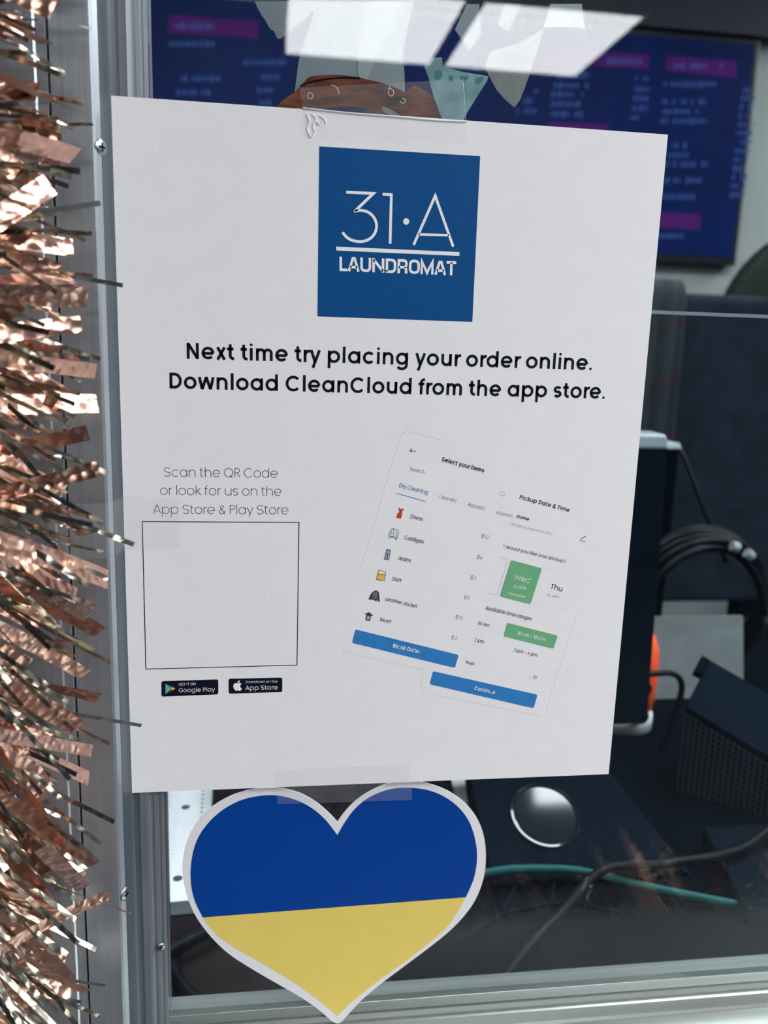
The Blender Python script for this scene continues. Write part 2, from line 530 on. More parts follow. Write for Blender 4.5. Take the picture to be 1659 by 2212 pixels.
PRINT_TEXTS = [('Select your items', (21.52, 6.56), (40.0, 1.9), 1.84, 'ink', 1, 0), ('Search', (8.15, 2.55), (14.54, 1.04), 1.62, 'grey', 0, 0), ('Dry Cleaning', (4.03, -4.59), (16.24, -7.65), 1.69, 'link_blue', 0, 0), ('Laundry', (21.21, -9.14), (28.89, -10.98), 1.55, 'grey', 0, 0), ('Repairs', (33.89, -12.53), (41.24, -14.27), 1.55, 'grey', 0, 0), ('Dress', (9.32, -17.82), (14.62, -19.12), 1.69, 'ink', 0, 0), ('Cardigan', (7.06, -26.89), (15.42, -29.0), 1.69, 'ink', 0, 0), ('Jeans', (4.62, -35.84), (10.15, -37.19), 1.69, 'ink', 0, 0), ('$12', (40.35, -26.21), (43.83, -27.11), 1.62, 'grey', 0, 0), ('$6', (38.86, -35.5), (41.38, -36.15), 1.62, 'grey', 0, 0), ('Skirt', (2.3, -45.0), (6.42, -46.0), 1.62, 'ink', 0, 0), ('Leather Jacket', (-0.23, -53.97), (13.7, -57.58), 1.62, 'ink', 0, 0), ('Skarf', (-2.45, -63.15), (2.46, -64.47), 1.62, 'ink', 0, 0), ('$3', (36.39, -44.51), (39.0, -45.18), 1.68, 'grey', 0, 0), ('$5', (34.03, -53.52), (36.65, -54.21), 1.68, 'grey', 0, 0), ('$15', (30.73, -62.4), (34.21, -63.31), 1.68, 'grey', 0, 0), ('$2', (29.38, -71.78), (32.02, -72.49), 1.68, 'grey', 0, 0), ('Blank Order', (3.66, -75.28), (15.51, -78.44), 1.8, 'white', 1, 0), ('Pickup Date & Time', (56.17, -9.19), (78.88, -14.93), 1.73, 'ink', 1, 1), ('Alterati', (46.37, -15.82), (53.56, -17.44), 1.45, 'grey', 0, 0), ('Home', (55.5, -17.54), (61.09, -18.81), 1.45, 'ink', 1, 1), ('Jamaica, New York 11140', (52.83, -20.57), (71.79, -25.24), 1.17, 'pale_grey', 0, 1), ('would you like your pickup?', (51.7, -30.95), (78.88, -37.7), 1.45, 'ink', 0, 1), ('Wed', (56.35, -45.09), (63.3, -46.74), 2.35, 'white', 0, 1), ('16 APR', (55.93, -48.47), (61.62, -49.85), 1.17, 'white', 1, 1), ('Tomorrow', (54.15, -51.88), (61.57, -53.56), 1.17, 'white', 0, 1), ('Thu', (72.89, -49.37), (78.36, -50.72), 2.35, 'ink', 0, 1), ('16 APR', (71.53, -52.62), (77.19, -53.94), 1.17, 'grey', 0, 1), ('Continue', (41.12, -95.89), (50.65, -98.35), 1.68, 'white', 1, 1), ('Available time ranges', (44.16, -58.59), (65.42, -64.0), 1.68, 'ink', 0, 1), ('10 am – 12 am', (59.21, -70.31), (72.04, -73.51), 1.56, 'white', 1, 1), ('10 am', (41.09, -65.41), (46.4, -66.75), 1.56, 'ink', 0, 1), ('2 pm', (40.08, -73.1), (44.4, -74.25), 1.56, 'ink', 0, 1), ('2 pm – 4 pm', (58.06, -78.1), (69.09, -81.04), 1.56, 'ink', 0, 1), ('kup', (36.69, -83.25), (40.43, -84.35), 1.56, 'ink', 0, 1), ('GET IT ON', (-87.29, -90.77), (-80.27, -90.72), 1.11, 'white', 0, 2), ('Google Play', (-87.34, -93.84), (-72.36, -93.77), 1.87, 'white', 0, 2), ('Download on the', (-59.24, -90.32), (-45.79, -90.38), 1.04, 'white', 0, 3), ('App Store', (-59.42, -93.53), (-45.7, -93.58), 2.0, 'white', 0, 3)]
BUTTONS = [([(-12.73, -66.87), (33.34, -79.39), (31.95, -85.46), (-14.02, -72.97)], 'button_blue', 0), ([(22.15, -86.74), (70.7, -99.09), (69.33, -105.65), (20.92, -92.84)], 'button_blue', 1), ([(54.36, -64.79), (78.11, -71.16), (76.55, -77.35), (53.11, -71.09)], 'button_green', 1), ([(54.32, -36.26), (68.56, -40.12), (64.43, -56.47), (50.27, -52.61)], 'button_green', 1)]
PRINT_LINES = [([(8.09, 10.8), (10.63, 10.35)], 0.25, 'ink', 0), ([(8.93, 11.59), (8.13, 10.8), (8.76, 10.02)], 0.25, 'ink', 0), ([(2.99, -7.26), (15.61, -10.68)], 0.28, 'link_blue', 0), ([(-11.25, -39.98), (3.6, 15.74), (4.46, 17.79), (6.11, 18.67), (8.74, 18.35), (21.68, 15.3)], 0.35, 'edge_grey', 0), ([(49.19, -7.9), (49.6, -8.47)], 0.2, 'grey', 1), ([(49.59, -7.13), (49.48, -7.62), (49.14, -7.98), (48.66, -8.12), (48.15, -7.99), (47.77, -7.63), (47.6, -7.15), (47.71, -6.66), (48.05, -6.3), (48.53, -6.16), (49.04, -6.29), (49.42, -6.64), (49.59, -7.13)], 0.18, 'grey', 1), ([(85.08, -26.92), (87.41, -25.52)], 0.3, 'ink', 1), ([(84.74, -27.48), (87.32, -28.16)], 0.26, 'ink', 1), ([(49.08, -34.93), (52.99, -35.99), (49.01, -52.22), (44.74, -51.15)], 0.13, 'grey', 1), ([(69.76, -40.39), (83.9, -44.01), (80.03, -59.85), (65.98, -56.79), (69.76, -40.39)], 0.12, 'edge_grey', 1), ([(88.9, -45.26), (85.09, -44.93), (81.58, -59.87)], 0.12, 'edge_grey', 1), ([(-18.18, -75.21), (-16.24, -77.56), (17.89, -85.97), (16.88, -92.74), (19.01, -96.9), (73.15, -109.58)], 0.3, 'edge_grey', 1), ([(85.86, -62.78), (75.07, -107.87)], 0.3, 'edge_grey', 1), ([(36.02, -82.97), (36.79, -78.91), (38.13, -79.62)], 0.15, 'edge_grey', 1), ([(50.52, -29.34), (50.92, -29.72), (50.82, -30.5)], 0.2, 'ink', 1), ([(68.06, -90.4), (69.92, -90.99)], 1.5, 'pale_grey', 1), ([(66.44, -90.36), (66.78, -90.43)], 0.9, 'grey', 1), ([(2.4, -22.79), (2.28, -25.96)], 0.16, 'icon_ink', 0), ([(1.55, -23.56), (1.28, -25.88)], 0.16, 'icon_ink', 0), ([(3.73, -23.71), (3.48, -26.27)], 0.16, 'icon_ink', 0), ([(4.56, -15.08), (5.64, -15.3)], 0.16, 'icon_ink', 0), ([(-3.92, -42.08), (-3.03, -42.59), (-2.17, -42.21), (-1.34, -42.73), (-0.41, -42.48)], 0.2, 'icon_ink', 0), ([(-4.54, -50.31), (-4.95, -53.47)], 0.2, 'icon_ink', 0), ([(-5.64, -51.2), (-6.08, -53.53)], 0.2, 'icon_ink', 0), ([(-3.65, -50.96), (-3.81, -53.81)], 0.2, 'icon_ink', 0), ([(-5.86, -52.23), (-3.6, -52.64)], 0.2, 'icon_ink', 0)]
ICONS = [([(3.97, -13.43), (4.66, -13.54), (5.25, -14.15), (6.03, -13.69), (6.59, -14.22), (5.63, -15.22), (5.82, -16.11), (5.32, -18.19), (3.21, -17.69), (3.65, -16.15), (4.56, -15.04), (4.34, -14.23)], 'icon_red'), ([(1.36, -22.56), (2.5, -22.28), (3.47, -22.78), (4.47, -23.05), (4.46, -24.99), (3.82, -27.4), (3.16, -27.2), (3.22, -26.54), (1.48, -26.08), (0.85, -26.54), (0.2, -26.43), (0.47, -24.41)], 'icon_ink'), ([(1.49, -22.83), (2.51, -22.55), (3.4, -23.02), (4.21, -23.25), (4.19, -24.91), (3.69, -27.05), (3.42, -26.97), (3.43, -26.19), (1.47, -25.73), (0.69, -26.23), (0.46, -26.23), (0.74, -24.41)], 'icon_pale'), ([(-0.33, -31.33), (1.56, -31.72), (0.87, -36.22), (-0.09, -36.1), (0.2, -33.36), (-0.36, -36.02), (-1.33, -35.86)], 'icon_ink'), ([(-0.16, -31.8), (1.23, -32.07), (0.71, -35.9), (0.17, -35.82), (0.46, -33.16), (-0.0, -33.08), (-0.57, -35.7), (-1.07, -35.59)], 'icon_denim'), ([(-3.47, -40.42), (-0.33, -41.2), (-0.34, -42.74), (-0.82, -45.43), (-4.4, -44.77), (-4.03, -42.59)], 'icon_ink'), ([(-3.28, -40.67), (-0.57, -41.39), (-0.59, -42.74), (-1.01, -45.17), (-4.16, -44.51), (-3.78, -42.59)], 'icon_gold'), ([(-3.28, -40.67), (-0.57, -41.39), (-0.6, -42.48), (-1.42, -42.22), (-2.16, -42.6), (-2.93, -41.95), (-3.67, -42.08)], 'icon_cream'), ([(-5.19, -49.78), (-4.07, -49.47), (-2.97, -50.58), (-2.53, -54.6), (-3.35, -54.46), (-3.72, -52.84), (-3.92, -54.33), (-6.2, -53.46), (-6.7, -53.65), (-7.45, -53.45), (-6.4, -50.87)], 'icon_ink'), ([(-4.92, -50.24), (-4.3, -50.05), (-3.65, -50.89), (-4.01, -53.48), (-5.78, -53.01), (-5.65, -51.07)], 'icon_slate'), ([(-8.77, -59.93), (-6.98, -59.17), (-5.17, -60.82), (-6.11, -60.94), (-6.42, -63.23), (-8.57, -62.74), (-8.13, -60.4)], 'icon_ink'), ([(-7.68, -60.79), (-6.48, -61.07), (-6.81, -62.63), (-8.08, -62.36)], 'icon_denim')]
HEART_OUTER = [(-18.31, -159.53), (-14.44, -153.87), (-9.24, -148.57), (-2.42, -144.23), (5.52, -141.19), (14.47, -140.6), (23.59, -142.55), (32.9, -146.87), (40.56, -152.94), (46.53, -160.59), (50.41, -169.84), (52.18, -181.12), (51.7, -192.41), (48.43, -203.64), (42.75, -212.9), (35.53, -220.84), (26.4, -228.65), (15.39, -237.41), (4.37, -246.17), (-4.79, -254.56), (-11.63, -262.74), (-13.92, -265.48), (-15.96, -266.38), (-18.61, -265.05), (-22.62, -260.67), (-29.03, -254.4), (-37.4, -247.59), (-55.62, -233.97), (-68.97, -222.48), (-79.4, -208.28), (-85.12, -194.88), (-87.41, -180.95), (-86.22, -169.35), (-82.25, -158.99), (-75.38, -150.47), (-66.0, -144.55), (-55.75, -141.69), (-45.44, -141.57), (-36.75, -143.96), (-29.72, -148.11), (-23.66, -153.43)]
HEART_BLUE = [(-18.17, -166.21), (-14.5, -159.23), (-10.2, -153.1), (-4.1, -147.94), (3.84, -144.7), (11.9, -143.89), (20.98, -145.07), (29.31, -148.38), (36.93, -154.15), (42.59, -161.59), (46.15, -170.62), (47.93, -180.88), (47.04, -192.12), (43.61, -202.17), (-78.66, -204.51), (-81.7, -197.1), (-83.5, -189.05), (-83.71, -179.21), (-81.95, -168.62), (-78.02, -160.17), (-71.15, -152.38), (-62.59, -147.17), (-54.03, -145.09), (-45.41, -145.19), (-36.71, -147.98), (-29.66, -152.36), (-23.38, -158.69)]
HEART_YELLOW = [(-78.66, -204.51), (43.61, -202.17), (36.26, -216.24), (27.2, -225.32), (16.23, -234.48), (5.21, -242.8), (-4.88, -251.1), (-12.21, -258.02), (-16.05, -262.13), (-24.42, -253.4), (-37.46, -241.64), (-52.04, -230.4), (-64.54, -221.17), (-73.31, -212.76)]
SCRAPS = {'torn_left': [(-56.0, 177.88), (-54.99, 175.74), (-53.16, 172.91), (-52.14, 171.87), (-51.12, 170.08), (-50.09, 168.66), (-48.87, 168.3), (-47.63, 165.91), (-46.6, 165.68), (-45.17, 166.7), (-41.31, 170.09), (-37.24, 173.22), (-33.19, 177.48), (-31.58, 179.86)], 'band': [(-32.82, 179.76), (-35.55, 170.53), (-38.34, 162.74), (-39.52, 158.07), (-40.09, 153.43), (-40.85, 147.0), (-35.64, 147.94), (-26.02, 149.77), (-15.9, 151.25), (-5.24, 151.2), (2.14, 149.35), (1.44, 158.71), (0.58, 162.15), (1.39, 168.78), (4.24, 182.75)], 'leaf': [(-12.54, 181.4), (-16.08, 173.18), (-16.89, 164.34), (-16.66, 155.86), (-15.12, 153.64), (-12.99, 153.48), (-10.24, 160.97), (-6.24, 168.21), (0.03, 182.41)], 'teal': [(9.23, 160.05), (12.53, 163.41), (15.97, 163.86), (16.56, 160.58), (24.47, 159.18), (35.07, 158.35), (34.3, 156.32), (29.46, 148.41), (26.21, 142.98), (25.3, 139.3), (25.65, 136.89), (19.48, 136.5), (18.46, 139.26), (15.59, 144.29), (13.13, 150.09), (11.14, 155.88)], 'triangle': [(33.1, 161.77), (35.05, 158.67), (38.45, 153.62), (41.76, 150.64), (44.1, 148.99), (46.2, 147.64), (48.25, 150.48), (49.95, 155.21), (51.77, 161.13), (54.29, 169.63), (55.99, 176.83), (45.76, 170.96), (35.4, 167.44)], 'kite': [(24.92, 183.28), (20.58, 173.91), (23.42, 170.83), (26.27, 166.49), (31.16, 172.59), (29.65, 183.66)], 'tab': [(39.61, 184.46), (37.54, 176.96), (41.08, 175.02), (42.34, 175.97), (46.57, 185.02)], 'corner': [(57.97, 185.94), (55.96, 177.22), (63.02, 178.15), (71.52, 178.42), (72.91, 177.94), (71.54, 183.52), (70.8, 186.97)]}
TEAL_DABS = [[(13.17, 158.77), (14.44, 159.45), (16.29, 158.99), (16.51, 157.04), (15.06, 155.44), (13.3, 156.03)], [(23.25, 157.52), (26.95, 157.98), (26.38, 156.36), (25.09, 155.75), (23.75, 156.37)], [(29.85, 157.19), (32.86, 158.39), (32.74, 156.6), (31.29, 155.11), (29.73, 155.4)], [(18.89, 157.41), (20.84, 157.66), (20.95, 155.38), (19.2, 155.46)]]
WREATH = [(-54.16, 128.52), (-51.58, 136.05), (-48.83, 140.13), (-45.22, 144.1), (-40.92, 147.31), (-37.83, 150.43), (-35.6, 153.0), (-31.79, 153.91), (-28.48, 154.3), (-23.94, 154.63), (-20.07, 154.57), (-16.01, 154.21), (-11.56, 153.55), (-7.1, 152.88), (-3.5, 151.99), (-0.25, 151.07), (1.94, 150.23), (4.55, 152.55), (5.98, 152.81), (10.02, 151.11), (13.38, 148.87), (15.18, 145.34), (17.24, 140.46), (21.82, 133.18), (7.18, 132.28), (2.4, 138.18), (-4.74, 141.04), (-11.24, 142.77), (-17.68, 143.66), (-26.15, 142.77), (-32.45, 140.72), (-40.26, 135.63), (-44.57, 129.11)]
RING_GAP = [(-6.94, 144.32), (-4.55, 143.96), (-1.25, 142.58), (0.19, 141.28), (-2.95, 141.47), (-6.24, 142.54)]
RING_LINE = [(-38.74, 149.64), (-34.36, 151.38), (-28.49, 152.84), (-21.75, 153.74), (-15.8, 153.97)]
TAPE_TOP = [(-39.23, 146.99), (22.96, 154.2), (25.76, 132.06), (-36.21, 129.27)]
TAPE_TOP_CREASE = [(-37.76, 139.98), (-19.32, 139.38), (-1.5, 139.21), (12.97, 138.98), (25.38, 139.27)]
TAPE_BOTTOM = [(-47.43, -131.13), (13.65, -130.65), (15.2, -148.53), (-45.29, -147.78)]
TAPE_WRINKLES = [[(-36.51, 137.94), (-35.43, 135.56), (-36.09, 132.57), (-34.64, 129.7)], [(-34.77, 138.22), (-33.0, 136.7), (-34.01, 134.34), (-33.27, 131.93), (-34.29, 129.89)], [(-32.8, 135.73), (-31.56, 134.5), (-30.35, 135.89)], [(-31.61, 137.77), (-29.84, 136.74), (-28.93, 134.99)], [(-35.57, 145.63), (-34.17, 144.76), (-34.84, 143.41), (-36.24, 143.97), (-35.57, 145.63)], [(-27.44, 148.77), (-25.32, 147.94), (-24.4, 145.9)], [(-5.42, 149.3), (-3.6, 148.12), (-4.08, 146.45), (-5.7, 147.16), (-5.08, 149.65)], [(-0.31, 146.05), (1.15, 145.32), (0.12, 144.1), (-0.98, 144.85)], [(-12.03, 132.75), (-11.13, 132.47)], [(-32.36, 130.17), (-31.5, 130.88)], [(22.96, 154.2), (23.74, 149.64), (24.36, 144.71), (25.01, 139.41)]]
TV_HEADS = [[(670.83, 814.34), (939.28, 818.38), (940.18, 783.52), (670.87, 780.03)], [(989.45, 820.9), (1186.37, 820.38), (1188.64, 780.44), (989.33, 784.73)], [(675.17, 636.32), (841.14, 641.12), (843.02, 605.42), (676.57, 599.81)], [(843.13, 426.47), (1128.07, 427.73), (1131.27, 387.57), (844.05, 385.71)], [(-294.69, 817.94), (-80.36, 821.09), (-80.27, 782.3), (-299.81, 779.34)]]
TV_ROWS = [((691.74, 752.54), (782.23, 758.88)), ((683.66, 726.23), (778.07, 732.7)), ((678.98, 704.55), (783.67, 711.6)), ((680.73, 680.96), (756.46, 685.96)), ((682.57, 656.14), (764.85, 661.46)), ((906.46, 758.52), (948.86, 761.47)), ((905.11, 732.32), (947.59, 735.21)), ((904.7, 709.48), (947.28, 712.33)), ((904.41, 685.42), (947.07, 688.21)), ((902.71, 662.32), (945.45, 665.06)), ((622.18, 708.57), (643.38, 710.01)), ((605.1, 683.85), (642.54, 686.33)), ((588.05, 657.93), (641.78, 661.43)), ((986.39, 750.41), (1139.13, 760.91)), ((984.38, 706.77), (1104.7, 714.76)), ((989.46, 682.92), (1091.65, 689.56)), ((985.43, 658.36), (1116.87, 666.74)), ((1213.69, 751.01), (1252.31, 753.63)), ((1209.49, 731.01), (1249.49, 733.69)), ((1209.29, 708.89), (1249.37, 711.52)), ((1209.09, 686.68), (1249.25, 689.27)), ((1208.89, 664.38), (1249.12, 666.93)), ((1208.69, 642.0), (1249.0, 644.5)), ((1208.49, 619.53), (1248.88, 621.99)), ((1208.29, 596.98), (1248.76, 599.39)), ((1208.09, 574.34), (1248.63, 576.7)), ((1207.88, 551.61), (1248.51, 553.93)), ((1207.68, 528.79), (1248.38, 531.06)), ((1207.47, 505.88), (1248.26, 508.11)), ((1207.27, 482.88), (1248.13, 485.06)), ((958.97, 595.0), (1064.24, 601.35)), ((961.29, 571.69), (1073.44, 578.31)), ((963.63, 548.28), (1129.42, 557.85)), ((967.74, 507.06), (1120.78, 515.54)), ((971.88, 465.52), (1105.36, 472.61)), ((982.07, 363.29), (1083.0, 368.08)), ((823.68, 794.33), (919.08, 801.18)), ((1010.23, 796.41), (1147.0, 806.15)), ((-296.97, 753.58), (-190.98, 761.44)), ((-117.74, 724.6), (-9.05, 732.39)), ((-83.49, 692.92), (-31.81, 696.52)), ((-83.43, 662.87), (-31.6, 666.39)), ((-77.61, 634.12), (-37.18, 636.79)), ((-279.66, 794.34), (-188.41, 801.32)), ((-281.63, 675.93), (-180.3, 682.97)), ((-282.16, 644.04), (-203.22, 649.38))]
COPPER_STRIPS = [((-171.7, -60.3, 167.5), (-113.3, -61.7, 146.8), 6.5), ((-173.7, -70.4, 107.6), (-113.7, -57.1, 115.6), 7.3), ((-137.3, -103.8, 101.3), (-111.4, -48.1, 109.4), 6.8), ((-156.1, -25.6, 89.2), (-115.2, -69.5, 104.8), 3.6), ((-152.9, -95.6, 62.2), (-116.5, -60.9, 98.5), 6.5), ((-120.1, -96.5, 119.2), (-114.8, -35.2, 126.3), 5.1), ((-136.9, -100.2, 131.3), (-119.5, -40.7, 128.4), 5.0), ((-132.2, -108.6, 116.6), (-127.2, -47.6, 126.5), 6.8), ((-174.0, -66.7, 92.0), (-118.1, -47.8, 72.9), 6.8), ((-165.2, -84.3, 82.8), (-112.5, -51.7, 80.9), 5.5), ((-143.5, -101.4, 69.4), (-114.8, -46.5, 72.2), 6.5), ((-160.6, -79.3, 66.7), (-110.1, -43.5, 66.1), 7.6), ((-150.0, -105.3, 48.6), (-109.2, -59.5, 57.1), 5.3), ((-141.6, -92.0, 49.0), (-109.1, -39.7, 41.5), 5.0), ((-170.8, -70.6, 63.5), (-127.0, -44.8, 27.9), 7.2), ((-161.6, -75.9, 29.3), (-107.9, -45.0, 30.9), 6.6), ((-173.3, -47.7, 59.8), (-118.5, -56.2, 32.1), 5.7), ((-169.2, -46.6, 7.1), (-109.5, -54.4, 21.9), 5.1), ((-139.0, -95.9, 34.3), (-134.4, -39.2, 9.6), 7.0), ((-163.3, -78.3, -1.7), (-104.2, -65.2, 11.7), 5.2), ((-147.0, -86.3, 25.0), (-122.8, -36.2, -2.3), 7.8), ((-136.1, -94.7, -2.9), (-105.9, -48.1, -30.5), 6.8), ((-139.9, -93.6, 4.2), (-115.9, -52.2, -35.2), 6.1), ((-166.4, -67.0, 16.4), (-128.1, -57.7, -31.5), 7.9), ((-178.4, -58.9, -9.4), (-128.8, -49.6, -45.4), 7.8), ((-158.5, -63.9, -5.6), (-112.8, -46.1, -43.5), 6.9), ((-156.2, -67.0, -19.9), (-111.0, -40.0, -52.7), 7.7), ((-137.5, -90.8, -29.4), (-115.3, -46.5, -66.6), 4.9), ((-167.6, -61.7, -60.4), (-112.4, -39.9, -78.6), 7.7), ((-148.8, -73.5, -48.4), (-120.7, -38.3, -91.1), 7.4), ((-133.1, -94.6, -65.0), (-114.2, -45.0, -97.1), 4.3), ((-137.4, -83.3, -70.3), (-116.7, -40.9, -110.5), 5.3), ((-135.6, -92.2, -54.4), (-126.4, -60.0, -106.6), 6.9), ((-142.7, -55.1, -87.0), (-127.0, -40.1, -145.1), 7.0), ((-166.5, -36.7, -96.3), (-125.4, -66.9, -131.5), 7.0), ((-136.5, -87.3, -89.3), (-113.4, -55.6, -137.3), 6.3), ((-162.1, -51.6, -104.3), (-126.2, -59.7, -154.2), 6.6), ((-123.5, -81.8, -112.4), (-120.3, -39.5, -157.6), 5.4), ((-143.8, -98.7, -144.4), (-108.8, -48.5, -154.3), 4.2), ((-137.9, -82.2, -126.2), (-135.1, -44.9, -175.7), 7.6), ((-154.4, -54.5, -136.6), (-142.5, -39.2, -195.5), 7.7), ((-176.0, -45.0, -149.8), (-143.2, -52.3, -201.9), 8.3), ((-140.0, -87.3, -137.4), (-116.5, -59.2, -187.4), 4.7), ((-133.5, -108.4, 131.4), (-118.6, -49.0, 141.3), 4.9), ((-175.6, -75.3, 134.7), (-125.0, -63.1, 101.1), 6.8), ((-125.4, -108.7, 77.7), (-122.3, -48.6, 92.7), 5.5), ((-164.7, -25.0, 91.6), (-121.9, -68.5, 80.9), 6.7), ((-169.3, -18.4, 41.5), (-128.0, -59.0, 63.5), 6.3), ((-137.8, -88.9, 10.9), (-114.1, -38.6, -16.5), 6.0), ((-162.3, -91.9, -21.0), (-132.8, -53.9, -60.1), 6.4), ((-157.0, -76.0, -49.1), (-136.4, -47.5, -100.1), 7.5), ((-148.7, -69.1, -135.7), (-124.9, -50.4, -189.8), 5.8)]


# ------------------------------------------------------------------ lettering
def arc(cx, cy, rx, ry, a0, a1, n=None):
    n = n or max(4, int(abs(a1 - a0) / 9))
    return [(cx + rx * math.cos(math.radians(a0 + (a1 - a0) * k / n)), cy + ry * math.sin(math.radians(a0 + (a1 - a0) * k / n))) for k in range(n + 1)]


def glyph(ch, w):
    """Geometric one-weight letters: strokes, dots, advance; capital height 1, x-height 0.78."""
    h, X, A = w / 2, 0.78, 1.06
    R = 0.40
    r = R - h
    s0, s1 = 0.10, 0.06
    if ch == ' ':
        return [], [], 0.34
    if ch == '.':
        return [], [((s1 + 0.09, 0.075), 0.09 if w > 0.1 else 0.05)], 0.28
    cx, cy = s1 + R, X / 2
    rv = X / 2 + 0.01 - h
    ring = arc(cx, cy, r, rv, 0, 360)
    if ch == 'o':
        return [ring], [], 2 * R + 2 * s1
    if ch == 'c':
        return [arc(cx, cy, r, rv, 42, 318)], [], 2 * R + s1 + 0.02
    if ch == 'e':
        return [[(cx - r, cy - 0.02), (cx + r, cy - 0.02)], arc(cx, cy, r, rv, -3, 318)], [], 2 * R + 2 * s1
    if ch in 'adgq':
        xs = cx + r
        st = {'a': [(xs, X), (xs, 0)], 'd': [(xs, A), (xs, 0)], 'q': [(xs, X), (xs, -0.35)]}.get(ch)
        if ch == 'g':
            st = [(xs, X), (xs, 0.0)] + arc(cx, -0.02, r, 0.33 - h, 0, -150)[1:]
        return [ring, st], [], xs + h + s0
    if ch in 'bp':
        xs, c2 = s0 + h, s0 + R
        return [arc(c2, cy, r, rv, 0, 360), [(xs, A if ch == 'b' else X), (xs, 0 if ch == 'b' else -0.35)]], [], 2 * R + s0 + s1
    if ch in 'nmhu':
        W = 0.70 if ch != 'm' else 0.62
        a = (W - w) / 2
        x0 = s0 + h
        top = X + 0.01 - h
        if ch == 'u':
            return [[(x0, X), (x0, h - 0.01 + a)] + arc(x0 + a, h - 0.01 + a, a, a, 180, 360)[1:] + [(x0 + 2 * a, X)],
                    [(x0 + 2 * a, X), (x0 + 2 * a, 0)]], [], W + 2 * s0
        st = [[(x0, A if ch == 'h' else X), (x0, 0)]]
        for k in range(2 if ch == 'm' else 1):
            st.append(arc(x0 + a + 2 * a * k, top - a, a, a, 180, 0) + [(x0 + 2 * a + 2 * a * k, 0)])
        return st, [], (W if ch != 'm' else 2 * W - w) + 2 * s0
    if ch == 'r':
        x0 = s0 + h
        return [[(x0, X), (x0, 0)], arc(x0 + 0.27, X + 0.01 - h - 0.27, 0.27, 0.27, 180, 78)], [], 0.46
    if ch == 't':
        x0 = 0.13 + h
        return [[(x0, 0.98), (x0, 0.2 + h)] + arc(x0 + 0.2, 0.2 + h - 0.005, 0.2, 0.2, 180, 270)[1:] + [(x0 + 0.24, h - 0.005)], [(0.02, X - h), (0.42, X - h)]], [], 0.50
    if ch == 'f':
        x0 = 0.13 + h
        return [[(x0, 0), (x0, 0.83)] + arc(x0 + 0.2, 0.83, 0.2, A - 0.83 - h, 180, 90)[1:] + [(x0 + 0.23, A - h)], [(0.02, X - h), (0.42, X - h)]], [], 0.46
    if ch == 'l':
        return [[(s0 + h, A), (s0 + h, 0)]], [], w + 2 * s0
    if ch == 'i':
        return [[(s0 + h, X), (s0 + h, 0)]], [((s0 + h, 0.985), 0.09 if w > 0.1 else 0.055)], w + 2 * s0
    if ch == 'k':
        x0 = s0 + h
        return [[(x0, A), (x0, 0)], [(0.60, X), (x0 + 0.02, 0.34)], [(x0 + 0.16, 0.44), (0.64, 0)]], [], 0.68
    if ch == 'y':
        return [[(0.02 + h, X), (0.38, 0.02)], [(0.74 - h, X), (0.24, -0.35)]], [], 0.74
    if ch == 'x':
        return [[(0.04 + h, X), (0.66 - h, 0)], [(0.66 - h, X), (0.04 + h, 0)]], [], 0.70
    if ch == 'w':
        return [[(0.02 + h, X), (0.29, 0)], [(0.29, 0), (0.55, X)], [(0.55, X), (0.81, 0)], [(0.81, 0), (1.08 - h, X)]], [], 1.10
    if ch in 'sS':
        H, W, sb = (X, 0.58, 0.06) if ch == 's' else (1.0, 0.72, 0.07)
        q = (H - w) / 4
        m = sb + W / 2
        return [arc(m, H - h - q, W / 2 - h, q, 28, 270) + arc(m, h + q, W / 2 - h, q, 90, -152)[1:]], [], W + 2 * sb
    if ch == 'N':
        return [[(s0 + h, 0), (s0 + h, 1)], [(s0 + h * 1.1, 1 - h * 0.6), (0.95 - s0 - h * 1.1, h * 0.6)], [(0.95 - s0 - h, 0), (0.95 - s0 - h, 1)]], [], 0.95
    if ch == 'D':
        return [[(s0 + h, h), (s0 + h, 1 - h), (0.42, 1 - h)] + arc(0.42, 0.5, 0.45 - h, 0.5 - h, 90, -90)[1:] + [(s0 + h, h), (s0 + h, 0.3)]], [], 0.94
    if ch in 'CQ':
        c = s1 + 0.5
        if ch == 'C':
            return [arc(c, 0.5, 0.5 - h, 0.51 - h, 42, 318)], [], 0.5 * 2 + s1 + 0.02
        return [arc(c, 0.5, 0.5 - h, 0.51 - h, 0, 360), [(c + 0.12, 0.26), (c + 0.44, -0.10)]], [], 1.12
    if ch in 'RP':
        st = [(s0 + h, 0), (s0 + h, 1 - h), (0.40, 1 - h)] + arc(0.40, 0.745 - h * 0.2, 0.28 - h, 0.255 - h * 0.8, 90, -90)[1:] + [(s0 + h, 0.49)]
        out = [st]
        if ch == 'R':
            out.append([(0.40, 0.49), (0.68, 0)])
        return out, [], 0.74
    if ch == 'A':
        return [[(0.03 + h * 0.5, 0), (0.43, 0.99)], [(0.45, 0.99), (0.85 - h * 0.5, 0)], [(0.17, 0.3), (0.71, 0.3)]], [], 0.88
    if ch in '\u2013-':
        return [[(0.08, 0.38), (0.62, 0.38)]], [], 0.70
    if ch == 'v':
        return [[(0.02 + h, X), (0.35, 0)], [(0.35, 0), (0.68 - h, X)]], [], 0.70
    if ch == '$':
        st, _, ad = glyph('S', w)
        m = ad / 2
        return st + [[(m, -0.12), (m, 1.12)]], [], ad
    if ch == ',':
        return [[(0.12, 0.1), (0.05, -0.15)]], [], 0.26
    if ch == '?':
        return [arc(0.32, 0.72, 0.28 - h, 0.28 - h, 165, -40) + [(0.32, 0.36), (0.32, 0.24)]], [((0.32, 0.06), 0.075)], 0.66
    if ch == 'J':
        return [[(0.50 - h, 1), (0.50 - h, 0.24)] + arc(0.27, 0.24, 0.23 - h, 0.24 - h, 0, -170)[1:]], [], 0.58
